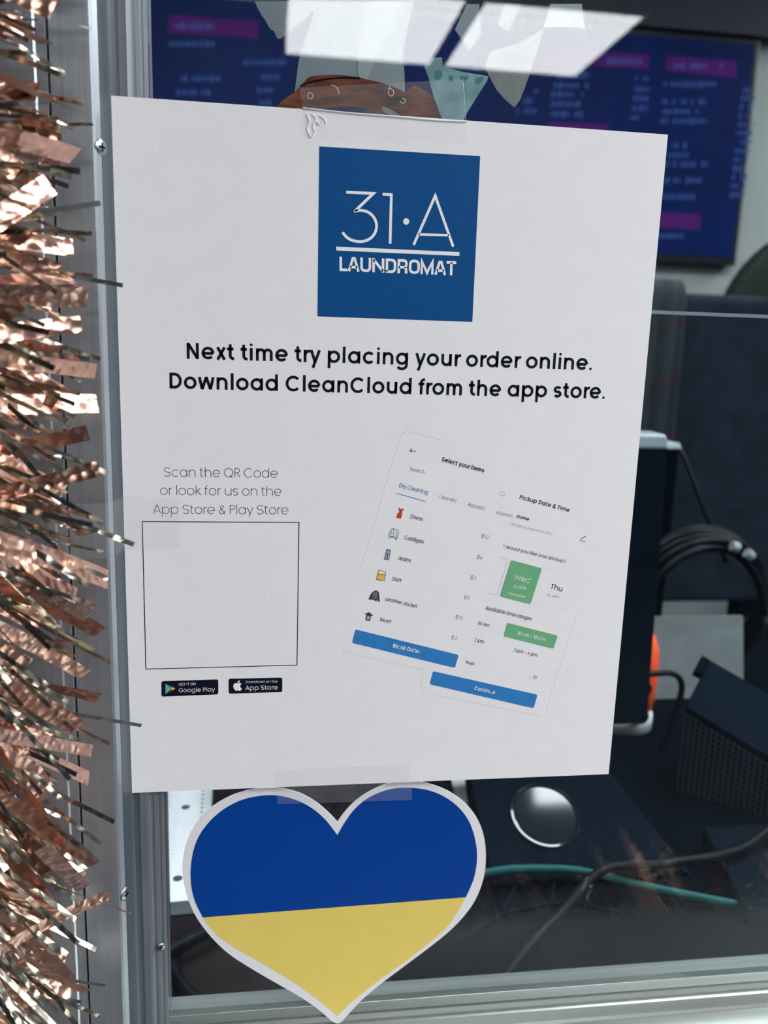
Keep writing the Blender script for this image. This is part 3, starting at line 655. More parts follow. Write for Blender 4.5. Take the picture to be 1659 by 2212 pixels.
    if ch == 'T':
        return [[(0.02, 1 - h), (0.70, 1 - h)], [(0.36, 1), (0.36, 0)]], [], 0.72
    if ch == 'L':
        return [[(s0 + h, 1), (s0 + h, h), (0.60, h)]], [], 0.62
    if ch == 'E':
        return [[(0.62, 1 - h), (s0 + h, 1 - h), (s0 + h, h), (0.62, h)], [(s0 + h, 0.52), (0.58, 0.52)]], [], 0.68
    if ch == 'H':
        return [[(s0 + h, 1), (s0 + h, 0)], [(0.84 - h, 1), (0.84 - h, 0)], [(s0 + h, 0.5), (0.84 - h, 0.5)]], [], 0.94
    if ch == 'B':
        up = [(s0 + h, 0), (s0 + h, 1 - h), (0.40, 1 - h)] + arc(0.40, 0.76, 0.25 - h, 0.24 - h, 90, -90)[1:] + [(s0 + h, 0.52)]
        return [up, [(0.40, 0.52)] + arc(0.42, 0.27, 0.29 - h, 0.27 - h * 0.9, 90, -90)[1:] + [(s0 + h, h)]], [], 0.77
    if ch in 'OG0':
        wd = 0.32 if ch == '0' else 0.46
        c = s1 + wd
        if ch == 'G':
            return [arc(c, 0.5, wd - h, 0.5 - h, 42, 340) + [(c + wd - h, 0.46), (c + 0.08, 0.46)]], [], 2 * wd + 2 * s1
        return [arc(c, 0.5, wd - h, 0.5 - h, 0, 360)], [], 2 * wd + 2 * s1
    if ch == 'Y':
        return [[(0.02 + h, 1), (0.38, 0.45), (0.74 - h, 1)], [(0.38, 0.45), (0.38, 0)]], [], 0.76
    if ch == 'I':
        return [[(s0 + h, 1), (s0 + h, 0)]], [], 2 * s0 + w
    if ch == 'W':
        return [[(0.02 + h, 1), (0.32, 0)], [(0.32, 0), (0.62, 1)], [(0.62, 1), (0.92, 0)], [(0.92, 0), (1.22 - h, 1)]], [], 1.24
    if ch == '1':
        return [[(0.06, 0.78), (0.30, 1 - h), (0.30, 0)]], [], 0.48
    if ch == '2':
        return [arc(0.33, 0.70, 0.28 - h, 0.30 - h, 165, -35) + [(0.08 + h, h), (0.62, h)]], [], 0.68
    if ch == '3':
        return [arc(0.32, 0.76, 0.26 - h, 0.24 - h, 150, -90), arc(0.32, 0.27, 0.29 - h, 0.27 - h, 90, -155)], [], 0.68
    if ch == '4':
        return [[(0.64, 0.26), (0.06, 0.26), (0.44, 1 - h), (0.44, 0)]], [], 0.70
    if ch == '5':
        return [[(0.58, 1 - h), (0.16, 1 - h), (0.12, 0.54)] + arc(0.32, 0.32, 0.30 - h, 0.32 - h, 130, -150)], [], 0.68
    if ch == '6':
        return [arc(0.35, 0.31, 0.29 - h, 0.31 - h, 0, 360), [(0.52, 1 - h * 0.5), (0.10 + h, 0.42)]], [], 0.70
    if ch == '&':
        p = spline([(0.78, 0), (0.36, 0.50), (0.25, 0.68), (0.25, 0.84), (0.40, 0.96), (0.54, 0.86), (0.52, 0.70), (0.34, 0.55), (0.16, 0.40),
                    (0.12, 0.20), (0.28, 0.03), (0.50, 0.06), (0.68, 0.24), (0.75, 0.42)], 5)
        return [[tuple(q) for q in p]], [], 0.84
    return [], [], 0.4


def geo_text(mb, s, a, b, cap, w, y):
    """Lays a line from a to b (x, z on the sheet)."""
    adv = 0
    items = []
    for ch in s:
        st, dots, ad = glyph(ch, w)
        items.append((adv, st, dots))
        adv += ad
    a, b = Vector(a), Vector(b)
    left = {'N': 0.1, 'D': 0.1, 'S': 0.07, 'o': 0.06, 'A': 0.03}.get(s[0], 0.05)
    right = {'.': 0.10, 'e': 0.06}.get(s[-1], 0.06)
    k = (b - a).length / (adv - left - right)
    ex = (b - a).normalized()
    ez = Vector((-ex.y, ex.x))
    for off, st, dots in items:
        for line in st:
            q = [a + ex * ((off + p[0] - left) * k) + ez * (p[1] * cap) for p in line]
            closed = (q[0] - q[-1]).length < 1e-4
            mb.stroke(q[:-1] if closed else q, w * cap, y, closed)
        for c, r in dots:
            mb.disc(a + ex * ((off + c[0] - left) * k) + ez * (c[1] * cap), r * cap, y, 14)
    return mb




# ------------------------------------------------------------------ the printed notice taped to the glass
INK = mat('ink_navy', s2l((14, 20, 38)), 0.6, vary=0.05)
INKS = {'ink': INK, 'grey': mat('ink_grey', s2l((158, 160, 165)), 0.7), 'pale_grey': mat('ink_pale_grey', s2l((180, 182, 186)), 0.7),
        'link_blue': mat('ink_link_blue', s2l((66, 122, 180)), 0.7), 'white': mat('print_white', (0.84, 0.85, 0.85), 0.7),
        'edge_grey': mat('ink_edge_grey', s2l((214, 216, 218)), 0.7), 'button_blue': mat('ink_button_blue', s2l((52, 124, 190)), 0.6, vary=0.08, vscale=200),
        'button_green': mat('ink_button_green', s2l((110, 174, 130)), 0.6, vary=0.06, vscale=200), 'icon_red': mat('ink_red', s2l((196, 72, 44)), 0.7),
        'icon_ink': mat('ink_outline', s2l((60, 66, 70)), 0.7), 'icon_pale': mat('ink_pale', s2l((222, 230, 226)), 0.7),
        'icon_denim': mat('ink_denim', s2l((150, 172, 198)), 0.7), 'icon_gold': mat('ink_gold', s2l((224, 184, 80)), 0.7),
        'icon_cream': mat('ink_cream', s2l((240, 222, 180)), 0.7), 'icon_slate': mat('ink_slate', s2l((120, 122, 124)), 0.7),
        'mark_teal': mat('ink_teal', s2l((96, 170, 176)), 0.6), 'mark_green': mat('ink_green', s2l((70, 140, 110)), 0.6),
        'mark_maroon': mat('ink_maroon', s2l((150, 50, 62)), 0.6), 'mark_yellow': mat('ink_yellow', s2l((226, 180, 60)), 0.6),
        'logo_blue': mat('ink_logo_blue', s2l((6, 74, 132)), 0.55, vary=0.04, vscale=200)}
for im in INKS.values():
    im.node_tree.nodes['Principled BSDF'].inputs['Specular IOR Level'].default_value = 0.1
Y0 = -1.12          # printed face of the sheet
notice = empty('printed_notice', (0, -1, -139.7), 'white letter-size printed sign with a blue square logo, taped to the window', 'sign')
MB().box(-107.95, 107.95, -1.12, -1.0, -139.7, 139.7).build('sheet', PAPER, notice)
lg = MB().flat(LOGO_QUAD, Y0 - 0.05).build('logo_square', INKS['logo_blue'], notice)
part(lg, 'dark blue logo square with white numerals')
m = MB()
for p, w in LOGO_STROKES:
    m.stroke(p, w * 0.35 if w != 4.0 else 1.45, Y0 - 0.1)
m.stroke(spline(LOGO_CURVE, 5), 1.05, Y0 - 0.1)
m.disc(LOGO_DOT, 1.22, Y0 - 0.1)
# the wide bold capitals: boxes of each letter along the line, in units of the line's own length
W8 = 24.0
LET = {
    'L': (0, 72, [[(12, 125), (12, 11), (72, 11)]]),
    'A': (72, 178, [[(84, 0), (118, 114), (134, 114), (168, 0)], [(94, 38), (158, 38)]]),
    'U': (183, 281, [[(195, 125), (195, 34), (204, 17), (220, 11), (244, 11), (260, 17), (269, 34), (269, 125)]]),
    'N': (290, 397, [[(302, 0), (302, 125)], [(302, 112), (386, 12)], [(386, 0), (386, 125)]]),
    'D': (409, 505, [[(421, 11), (421, 114), (466, 114), (484, 106), (493, 88), (493, 37), (484, 19), (466, 11), (409, 11)]]),
    'R': (515, 607, [[(527, 0), (527, 114), (574, 114), (588, 108), (594, 94), (594, 74), (588, 60), (574, 54), (527, 54)], [(578, 54), (592, 40), (594, 0)]]),
    'O': (617, 717, [[(629, 88), (629, 37), (638, 19), (656, 11), (678, 11), (696, 19), (705, 37), (705, 88), (696, 106), (678, 114), (656, 114), (638, 106)]]),
    'M': (722, 842, [[(734, 0), (734, 112), (782, 14), (830, 112), (830, 0)]]),
    'a': (847, 957, [[(859, 0), (894, 114), (910, 114), (945, 0)], [(870, 38), (934, 38)]]),
    'T': (957, 1045, [[(957, 114), (1045, 114)], [(1001, 114), (1001, 0)]]),
}
bl, br_, tl = Vector(LAUNDRY_BOX[3]), Vector(LAUNDRY_BOX[2]), Vector(LAUNDRY_BOX[0])
ux, uz = (br_ - bl) / 1045, (tl - bl) / 125
for k, (x0, x1, strokes) in LET.items():
    for s in strokes:
        m.stroke([bl + ux * p[0] + uz * p[1] for p in s], W8 * ux.length * 0.93, Y0 - 0.1, k == 'O')
m.build('logo_lettering', INKS['white'], lg)
m = MB()
for s, a, b in HEADLINES:
    geo_text(m, s, a, b, 6.2, 0.182, Y0 - 0.05)
m.build('headline', INK, notice)
m = MB()
for s, a, b in CAPTIONS:
    geo_text(m, s, a, b, 3.75, 0.062, Y0 - 0.05)
m.build('scan_caption', INK, notice)
MB().stroke(CODE_FRAME, 0.36, Y0 - 0.05, True).build('code_frame', INK, notice)
bds = []
for k, q in enumerate(BADGES):
    o = MB().flat(rounded(q, 0.9), Y0 - 0.05).build('store_badge', INK, notice)
    part(o, ('black badge with a coloured triangle mark', 'black badge with a white fruit mark')[k])
    bds.append(o)
for p, c in zip(PLAY_MARK, ('mark_teal', 'mark_green', 'mark_maroon', 'mark_yellow')):
    MB().flat(p, Y0 - 0.1).build('badge_mark', INKS[c], bds[0])
MB().flat(spline(FRUIT_BODY, 4, True), Y0 - 0.1).flat(spline(FRUIT_LEAF, 4, True), Y0 - 0.1).build('badge_mark', INKS['white'], bds[1])
CARD = mat('print_card', (0.805, 0.81, 0.82), 0.75, vary=0.01)
screens = []
for s in (0, 1):
    outline = [(48.5, 3.0), (23, 12.5), (13.6, -76), (52, -70)] if s == 0 else None
    ln = MB()
    for p, w, c, sc in PRINT_LINES:
        if sc == s and c == 'edge_grey':
            ln.stroke(p, w, Y0 - 0.04)
    o = ln.build('app_screen', INKS['edge_grey'], notice)
    part(o, ('tilted picture of an app screen listing garments', 'tilted picture of an app screen with pickup dates')[s])
    screens.append(o)
for col in ('icon_ink', 'ink', 'grey', 'link_blue', 'white', 'pale_grey'):
    for s, par in ((0, screens[0]), (1, screens[1]), (2, bds[0]), (3, bds[1])):
        for tx, a, b, cap, c, bold, sc in PRINT_TEXTS:
            if c == col and sc == s:
                geo_text(MB(), tx, a, b, cap, 0.165 if bold else 0.115, Y0 - 0.12).build('screen_lettering' if s < 2 else 'badge_lettering', INKS[col], par)
        for p, w, c, sc in PRINT_LINES:
            if c == col and sc == s:
                MB().stroke(p, w, Y0 - (0.11 if c == 'icon_ink' else 0.06)).build('screen_mark', INKS[col], par)
for q, c, s in BUTTONS:
    MB().flat(rounded(q, 0.9), Y0 - 0.07).build('screen_button', INKS[c], screens[s])
for k, (p, c) in enumerate(ICONS):
    MB().flat(p, Y0 - 0.05 - 0.004 * k).build('garment_icon', INKS[c], screens[0])

# ------------------------------------------------------------------ heart sticker
HB, HY, HW = mat('sticker_blue', s2l((2, 62, 146)), 0.45, 0, 0.15, vary=0.02), mat('sticker_yellow', s2l((228, 204, 106)), 0.45, 0, 0.15, vary=0.02), mat('sticker_white', (0.78, 0.78, 0.80), 0.4, vary=0.01)
hz = min(p[1] for p in HEART_OUTER)
hrt = empty('heart_sticker', (26, 1.4, hz), 'heart-shaped sticker, blue over yellow with a white border, on the glass under the sign', 'sticker')
MB().prism([tuple(p) for p in spline(HEART_OUTER + HEART_OUTER[:1], 4)[:-1]], 1.5, 1.9).build('border', HW, hrt)
blue = [tuple(p) for p in spline(HEART_BLUE[0:14], 4)] + [tuple(p) for p in spline(HEART_BLUE[14:] + HEART_BLUE[:1], 4)]
MB().flat(blue, 1.42).build('upper_field', HB, hrt)
yel = [tuple(p) for p in spline(HEART_YELLOW[1:9], 4)] + [tuple(p) for p in spline(HEART_YELLOW[8:] + HEART_YELLOW[:1], 4)]
MB().flat(yel, 1.42).build('lower_field', HY, hrt)

# ------------------------------------------------------------------ scraps of old paper, painted ring and tape on the glass
FILM_G = mat_film('grey_film', (0.20, 0.24, 0.26), 0.74, 0.3, 0.5, 0.1, 60)
FILM_L = mat_film('pale_film', (0.40, 0.44, 0.44), 0.6, 0.35, 0.5, 0.15, 60)
FILM_C = mat_film('clear_tape', (0.75, 0.76, 0.78), 0.07, 0.12, 0.9, 0.05, 90)
FILM_C2 = mat_film('dull_tape', (0.62, 0.66, 0.66), 0.10, 0.2, 0.7, 0.09, 140)
CREASE = mat_film('tape_crease', (0.95, 0.95, 0.95), 0.7, 0.15, 0.8)
TISSUE = mat('grey_tissue', (0.22, 0.23, 0.22), 0.85, vary=0.12, vscale=90, bump=0.3)
TEAL = mat('pale_teal_paint', (0.20, 0.33, 0.34), 0.7, 0, 0.1, vary=0.3, vscale=110, bump=0.2)
TEALD = mat('dark_teal_paint', (0.05, 0.18, 0.21), 0.7)
BROWN = mat('brown_brush_paint', (0.13, 0.038, 0.018), 0.6, 0, 0.2, vary=0.95, vscale=130, bump=0.3, bscale=200, stretch=(0.4, 1, 1.8))
YS = 1.9
for nm, key, mt, y, lab, cat in (
        ('paper_scrap', 'torn_left', FILM_G, 6.6, 'torn grey paper scrap with a ragged edge, furthest left at the top of the glass', 'paper scrap'),
        ('paper_scrap', 'band', FILM_G, 7.2, 'wide grey film of old tape on the glass above the brown painted ring', 'paper scrap'),
        ('paper_scrap', 'leaf', FILM_L, 6.9, 'pale leaf-shaped film lying over the wide grey film above the brown ring', 'paper scrap'),
        ('paper_scrap', 'triangle', TISSUE, 6.6, 'grey triangular paper scrap pointing down, right of the teal painted scrap', 'paper scrap'),
        ('paper_scrap', 'kite', FILM_G, 6.3, 'grey kite-shaped film across the bar between the mirrored ceiling lights', 'paper scrap'),
        ('paper_scrap', 'tab', FILM_G, 6.3, 'small grey tab of film over the right mirrored ceiling light', 'paper scrap'),
        ('paper_scrap', 'corner', FILM_L, 6.3, 'faint pale film at the right end of the scraps on the mirrored light', 'paper scrap')):
    tag(MB().prism(SCRAPS[key], y - 0.1, y).build(nm, mt), lab, cat, 'old paper scraps stuck to the glass')
te = MB().prism(SCRAPS['teal'], 6.5, 6.6).build('painted_scrap', TEAL)
tag(te, 'pale teal painted paper scrap with dark dabs beside the brown ring', 'paper scrap')
m = MB()
for p in TEAL_DABS:
    m.flat(p, 6.44)
m.build('paint_dab', TEALD, te)
wr = MB().prism([tuple(p) for p in spline(WREATH, 3, True)], 6.2, 6.3).build('painted_ring', BROWN)
MB().flat([tuple(p) for p in spline(RING_GAP, 3, True)], 6.14).build('bare_patch', TISSUE, wr)
MB().stroke(spline(RING_LINE, 4), 0.5, 6.12).build('dark_line', BLACKP, wr)
tag(wr, 'brown brush-painted paper ring peeking over the top of the sign', 'paper craft')

tp = empty('clear_tape', (0, -1.3, 120), 'clear tape strip across the top edge of the sign, with bubbles and a white crease', 'tape', 'tape strips holding the sign')
MB().flat(TAPE_TOP, -1.35).build('tape_film', FILM_C, tp)
cr = MB()
cr.tube([(x, -1.5, z) for x, z in spline(TAPE_TOP_CREASE, 4)], 0.24, 6)
cr.build('tape_crease', CREASE, tp)
for i, p in enumerate(TAPE_WRINKLES):
    MB().tube([(x, -1.42, z) for x, z in spline(p, 4)], 0.18 if i < 4 else 0.10 if i < 10 else 0.06, 6).build('tape_wrinkle', CREASE, tp)
tag(MB().flat(TAPE_BOTTOM, -1.4).build('clear_tape', FILM_C2), 'dull clear tape strip over the bottom edge of the sign and the heart', 'tape', 'tape strips holding the sign')
tm = MB()
prof = [(-133, -17.3), (-126, -16.9), (-112, -15.3), (-110.6, -14.4), (-109.2, -9), (-108.2, -2.4), (-107.6, -1.35), (-86, -1.35)]
za, zb = -9.5, -31.5
for i in range(len(prof) - 1):
    (xa, ya), (xb, yb) = prof[i], prof[i + 1]
    tm.add([(xa, ya, za + 0.05 * i), (xb, yb, za - 0.5 * (i > 2)), (xb, yb, zb + 0.6 * (i > 2)), (xa, ya, zb)], [(0, 1, 2, 3)])
tag(tm.build('clear_tape', FILM_C2), 'clear tape strip holding the left edge of the sign to the metal frame', 'tape', 'tape strips holding the sign')


# ------------------------------------------------------------------ screws in the frame
def screw(c, nrm, r, label):
    n = Vector(nrm).normalized()
    ex = n.cross(Vector((0, 0, 1))).normalized()
    fr = (ex, n.cross(ex), n)
    o = MB().lathe([(r, 0), (r, r * 0.1), (r * 0.9, r * 0.22), (r * 0.7, r * 0.32), (r * 0.3, r * 0.38), (0.01, r * 0.39)], c, frame=fr, seg=28).build('screw', SCREW, smooth=True)
    tag(o, label, 'screw', 'screws in the window frame')
    m = MB()
    cc = Vector(c) + n * r * 0.38
    for d in (fr[0], fr[1]):
        e = fr[1] if d is fr[0] else fr[0]
        a, b = d * r * 0.5, e * r * 0.09
        m.hexa([cc - a - b, cc + a - b, cc + a + b, cc - a + b], [cc - a - b + n * 0.12, cc + a - b + n * 0.12, cc + a + b + n * 0.12, cc - a + b + n * 0.12])
    m.build('screw_recess', BLACKP, o)


screw((-110.3, -12.2, 119.5), (0.9, -0.55, 0.0), 3.0, 'domed steel screw in the frame edge beside the top left of the sign')
screw((-110.3, -12.2, -180.5), (0.9, -0.55, 0.0), 3.0, 'domed steel screw in the frame edge left of the heart sticker')
screw((-97.6, 0.3, -217.5), (0.25, -1, 0.0), 2.1, 'small steel screw in the glazing strip near the bottom left of the glass')

# ------------------------------------------------------------------ tinsel garland hanging down the jamb
random.seed(11)
gar = empty('tinsel_garland', (-180, -55, -330), 'copper and silver tinsel garland hanging down the left jamb beside the sign', 'garland')
MB().tube([(-180 + 3 * math.sin(z * 0.03), -55, z) for z in range(-330, 261, 10)], 2.2, 8).build('cord', SILVER, gar, True)


def lean(z):
    """Mean droop of the strands, degrees."""
    tab = [(260, -6), (130, -9), (80, -18), (30, -32), (-20, -44), (-100, -52), (-330, -56)]
    for (z1, a1), (z0, a0) in zip(tab, tab[1:]):
        if z >= z0:
            return a0 + (a1 - a0) * (z - z0) / (z1 - z0)
    return tab[-1][1]


def rnd_normal(up=0.35):
    return (random.gauss(0.15, 0.6), -1, random.gauss(up - 0.2, 0.7))


def strand(width, length, ymin, ymax, spread, zr=(-270, 262)):
    z = random.uniform(*zr)
    a = math.radians(lean(z) + random.gauss(0, spread))
    b = Vector((-178 + random.uniform(-6, 10), -55 + random.uniform(-8, 8), z))
    yy = random.uniform(ymin, ymax)
    L = length * random.uniform(0.82, 1.12) * (0.86 if z > 90 else 0.95 if z > 20 else 1.05)
    d = Vector((math.cos(a) * math.cos(yy), math.sin(yy), math.sin(a) * math.cos(yy)))
    return b, b + d * L, width * random.uniform(0.85, 1.1)


for b, t, w in COPPER_STRIPS:
    MB().ribbon(b, t, w, (random.gauss(0.0, 0.25), -1, random.gauss(0.2, 0.4)), random.uniform(-4, 3), random.uniform(-0.5, 0.5)).build('copper_strip', COPPER, gar, True)
for k in range(24):
    b, t, w = strand(7.0, 62, 0.0, 0.45, 13)
    MB().ribbon(b, t, w, rnd_normal(), random.uniform(-4, 4), random.uniform(-0.8, 0.8)).build('copper_strip', COPPER, gar, True)
for k in range(98):
    b, t, w = strand(1.8, 76, -0.4, 0.0, 12)
    MB().ribbon(b, t, w, rnd_normal(), random.uniform(-5, 5), random.uniform(-1.5, 1.5)).build('silver_strip', SILVER, gar, True)
m = MB()
for k in range(440):
    b, t, w = strand(1.6, 70, -0.55, 0.35, 15, (-320, 262))
    m.ribbon(b, t, w, rnd_normal(), random.uniform(-5, 5), random.uniform(-1.5, 1.5))
m.build('silver_fringe', SILVER, gar, True)['kind'] = 'stuff'
m = MB()
for k in range(80):
    b, t, w = strand(7.0, 54, 0.1, 0.6, 18, (-320, 262))
    m.ribbon(b, t, w, rnd_normal(), random.uniform(-4, 4), random.uniform(-0.8, 0.8))
m.build('copper_fringe', COPPER, gar, True)['kind'] = 'stuff'
# the same kind of garland along the ledge under the window: the photo shows only its mirror image in the glass
g2 = empty('tinsel_garland', (300, -86, -288), 'tinsel garland along the ledge, mirrored faintly at the bottom right of the glass', 'garland')
MB().tube([(x, -88, -296 + 2 * math.sin(x * 0.05)) for x in range(-60, 701, 12)], 2.2, 8).build('cord', SILVER, g2, True)
for nm, w0, cnt, mt in (('silver_fringe', 1.5, 170, SILVER), ('copper_fringe', 7.0, 45, COPPER)):
    m = MB()
    for k in range(cnt):
        x = random.uniform(-55, 690)
        b = Vector((x, -88, -296))
        a = random.uniform(-1.5, 1.5)
        d = Vector((0.55 * math.sin(a * 0.8), -0.45 + random.uniform(-0.3, 0.2), 0.65 * math.cos(a))).normalized()
        m.ribbon(b, b + d * random.uniform(28, 46), w0, (random.gauss(0, 0.4), 1, random.gauss(0.5, 0.5)), random.uniform(-3, 3), random.uniform(-0.8, 0.8))
    m.build(nm, mt, g2, True)['kind'] = 'stuff'

# ------------------------------------------------------------------ behind the glass: the desk and what stands on it
DZ = -285
dsk = empty('desk', (350, 330, FLOOR_Z), 'dark brown wooden desk behind the window', 'desk')
MB().box(-400, 1000, 22, 640, DZ - 28, DZ).build('desktop', WOOD, dsk, bevel=2)
for x in (-370, 970):
    for y in (60, 600):
        MB().box(x - 25, x + 25, y - 25, y + 25, FLOOR_Z, DZ - 28).build('leg', WOOD, dsk, bevel=2)

tag(MB().box(18, 640, 26, 600, DZ, DZ + 1.2).build('shade_sheet', BLACKP), 'black sheet added on the desk for the shade around the till monitor and cables', 'shade sheet')  # dark sheet standing in for the shade on the right of the desk

PADP = mat('pad_paper', (0.74, 0.74, 0.755), 0.8, vary=0.03, vscale=70)
PADE = mat('pad_edge', (0.42, 0.46, 0.48), 0.8, vary=0.2, vscale=300, stretch=(0.05, 0.05, 4))
PALEI = mat('pale_print', (0.45, 0.48, 0.54), 0.8, vary=0.2, vscale=300)
pad = empty('paper_pad', (-190, 250, DZ), 'white punched paper pad lying on the desk behind the left edge of the heart', 'pad')
ca, sa = math.cos(math.radians(2)), math.sin(math.radians(2))


def pw(u, v, z):
    return (-86 - u * ca - v * sa, 113 - u * sa + v * ca, z)


MB().hexa([pw(0, 0, DZ), pw(210, 0, DZ), pw(210, 280, DZ), pw(0, 280, DZ)], [pw(0, 0, -276.4), pw(210, 0, -276.4), pw(210, 280, -276.4), pw(0, 280, -276.4)]).build('page_block', PADE, pad)
MB().hexa([pw(0, 0, -276.4), pw(210, 0, -276.4), pw(210, 280, -276.4), pw(0, 280, -276.4)], [pw(0, 0, -276), pw(210, 0, -276), pw(210, 280, -276), pw(0, 280, -276)]).build('top_sheet', PADP, pad)
m = MB()
for v in range(8, 276, 4):
    m.add([pw(22, v, -275.9), pw(200, v, -275.9), pw(200, v + 0.5, -275.9), pw(22, v + 0.5, -275.9)], [(0, 1, 2, 3)])
random.seed(5)
for v in range(40, 200, 3):
    u = 28 + random.uniform(0, 3)
    m.add([pw(u, v, -275.85), pw(u + random.uniform(2, 7), v, -275.85), pw(u + 4, v + 1.3, -275.85), pw(u, v + 1.3, -275.85)], [(0, 1, 2, 3)])
m.build('ruled_print', PALEI, pad)
m = MB()
for v in (22, 104, 186):
    m.lathe([(3.0, 0), (3.0, 0.15)], pw(18, v, -276.0), seg=20)
for k in range(34):
    m.lathe([(1.0, 0), (1.0, 0.15)], pw(6.5, 60 + 6 * k, -276.0), seg=8)
m.build('punched_hole', GASKET, pad)

# point-of-sale monitor seen from behind
pos = empty('desk_monitor', (90, 190, DZ), 'dark till monitor on a sloping foot, standing behind the right edge of the sign', 'monitor')
MB().hexa([(-100, 226, -228), (241, 226, -228), (241, 262, -228), (-100, 262, -228)],
          [(-100, 236, -9), (240, 236, -9), (240, 262, -9), (-100, 262, -9)]).build('housing', SLATEP, pos, bevel=2.5)
GREYP = mat('grey_plastic', (0.20, 0.24, 0.26), 0.4)
MB().hexa([(-100, 234.5, -16), (240.8, 234.5, -16), (240.8, 263, -16), (-100, 263, -16)],
          [(-100, 237, -5), (239, 237, -5), (239, 263, -5), (-100, 263, -5)]).build('top_bezel', GREYP, pos, bevel=2.5)
ang = math.radians(28)
ev = Vector((0, math.cos(ang), math.sin(ang)))
en = Vector((0, -math.sin(ang), math.cos(ang)))
f0 = Vector((100, 118, -283))


def ft(u, v, h=0.0):
    return tuple(f0 + Vector((u, 0, 0)) + ev * v + en * h)


MB().hexa([ft(-9, 0), ft(128, 0), ft(84, 104), ft(-9, 104)], [ft(-9, 0, 6), ft(120, 0, 6), ft(82, 104, 6), ft(-9, 104, 6)]).build('foot_plate', SLATEP, pos, bevel=1.5)
MB().box(108, 180, 224, 250, DZ, -228).build('foot_riser', BLACKP, pos, bevel=2)
GLOSS = mat('gloss_black', (0.006, 0.009, 0.014), 0.06, 0, 0.6)
MB().lathe([(24.5, 5.5), (24.5, 7.0), (23.5, 7.6), (22, 7.4), (21, 6.5), (0.01, 6.5)], ft(37, 44.5), frame=(Vector((1, 0, 0)), ev, en), seg=72).build('round_cap', GLOSS, pos)

tag(MB().hexa([(86, 166, DZ + 1.2), (90, 166, DZ + 1.2), (108, 266, DZ + 1.2), (96, 266, DZ + 1.2)], [(86, 166, DZ + 1.5), (90, 166, DZ + 1.5), (108, 266, DZ + 1.5), (96, 266, DZ + 1.5)])
    .build('paper_strip', PADP), 'narrow white paper strip on the dark sheet left of the till foot', 'paper')

# low slate box right of the foot
tag(MB().hexa([(236, 70, DZ), (470, 70, DZ), (470, 150, DZ), (250, 150, DZ)], [(236, 72, -272), (470, 72, -272), (470, 150, -268), (250, 150, -268)])
    .build('cash_drawer', SLATEP, bevel=2), 'low slate-grey box on the desk under the ribbed organiser', 'box')

# ribbed organiser with a tilted lid
A, B, C = Vector((269, 225, -215)), Vector((362, 146, -260.5)), Vector((317, 280, -200))
D = C + B - A
org = empty('desk_organizer', (335, 215, DZ), 'black ribbed mesh organiser with a smooth tilted lid, on the desk right of the monitor', 'organizer')
dn = lambda p: Vector((p.x, p.y, DZ + (17 if p is A or p is B else 0)))
MB().hexa([(A.x + 3, A.y + 3, DZ), (B.x, B.y + 6, DZ), (D.x, D.y, DZ), (C.x, C.y, DZ)], [A + Vector((3, 3, -3)), B + Vector((0, 6, -3)), D + Vector((0, 0, -3)), C + Vector((0, 0, -3))]).build('body', BLACKP, org)
m = MB()
out = (B - A).cross(Vector((0, 0, 1)))
out = Vector((out.x, out.y, 0)).normalized()
if out.y > 0:
    out = -out
for k in range(30):
    t = (k + 0.3) / 30
    p = A.lerp(B, t) + out * 0.5
    q = Vector((p.x, p.y, DZ))
    m.tube([q, p + Vector((0, 0, -3))], 0.8, 6)
for k in range(1, 16):
    z = -k * 4.5
    pa, pb = A + Vector((0, 0, z)), B + Vector((0, 0, z))
    if pb.z < DZ:
        tt = (pa.z - DZ) / (pa.z - pb.z)
        if tt <= 0.05:
            continue
        pb = pa.lerp(pb, min(1, tt))
    m.tube([pa, pb], 0.5, 6)
m.build('mesh_side', mat('organizer_wire', (0.03, 0.045, 0.06), 0.3, 0.3), org)
nl = (B - A).cross(C - A).normalized()
if nl.z < 0:
    nl = -nl
MB().hexa([A, B, D, C], [A + nl * 2.5, B + nl * 2.5, D + nl * 2.5, C + nl * 2.5]).build('lid', SLATEP, org, bevel=0.8)
e1 = (C - A).normalized()
e2 = (B - A).normalized()
q0 = A + e1 * 44 - e2 * 7
MB().hexa([q0, q0 + e2 * 7, q0 + e2 * 7 + e1 * 26, q0 + e1 * 26], [p + nl * 6 for p in (q0, q0 + e2 * 7, q0 + e2 * 7 + e1 * 26, q0 + e1 * 26)]).build('clip', BLACKP, org, bevel=1)

lp = spline([(240, 300, -218), (276, 300, -218), (296, 300, -218), (305, 299, -226), (304, 297, -240), (294, 292, -262), (285, 286, -281)], 6)
tag(MB().tube(lp, 2.7, 10).build('wire_hook', CABLE, smooth=True), 'bent black wire loop in front of the orange canister', 'wire')

ORANGE = mat('orange_plastic', s2l((238, 84, 40)), 0.45, vary=0.06)
can = empty('canister', (274, 345, DZ), 'orange canister on a white base, half hidden behind the dark monitor', 'canister')
MB().lathe([(20, 0), (27, 4), (29, 20), (29.5, 45), (28, 60), (24, 71), (16, 78), (8, 80)], (274, 345, DZ + 16), seg=36).build('body', ORANGE, can, True)
MB().lathe([(28, 0), (28, 14), (26, 16)], (274, 345, DZ), seg=36).build('base', WHITEM, can, True)
for z in (-238, -264):
    MB().lathe([(7, 0), (7, 4)], (279, 317, z), axis='y', seg=20).build('knob', BLACKP, can)

GREYPAPER = mat('grey_card', (0.14, 0.155, 0.155), 0.8, vary=0.12, vscale=40)
tag(MB().hexa([(318, 392, DZ), (425, 392, DZ), (425, 396, DZ), (318, 396, DZ)], [(318, 410, -205), (425, 410, -205), (425, 414, -205), (318, 414, -205)]).build('grey_card', GREYPAPER),
    'grey card standing behind the orange canister', 'card')

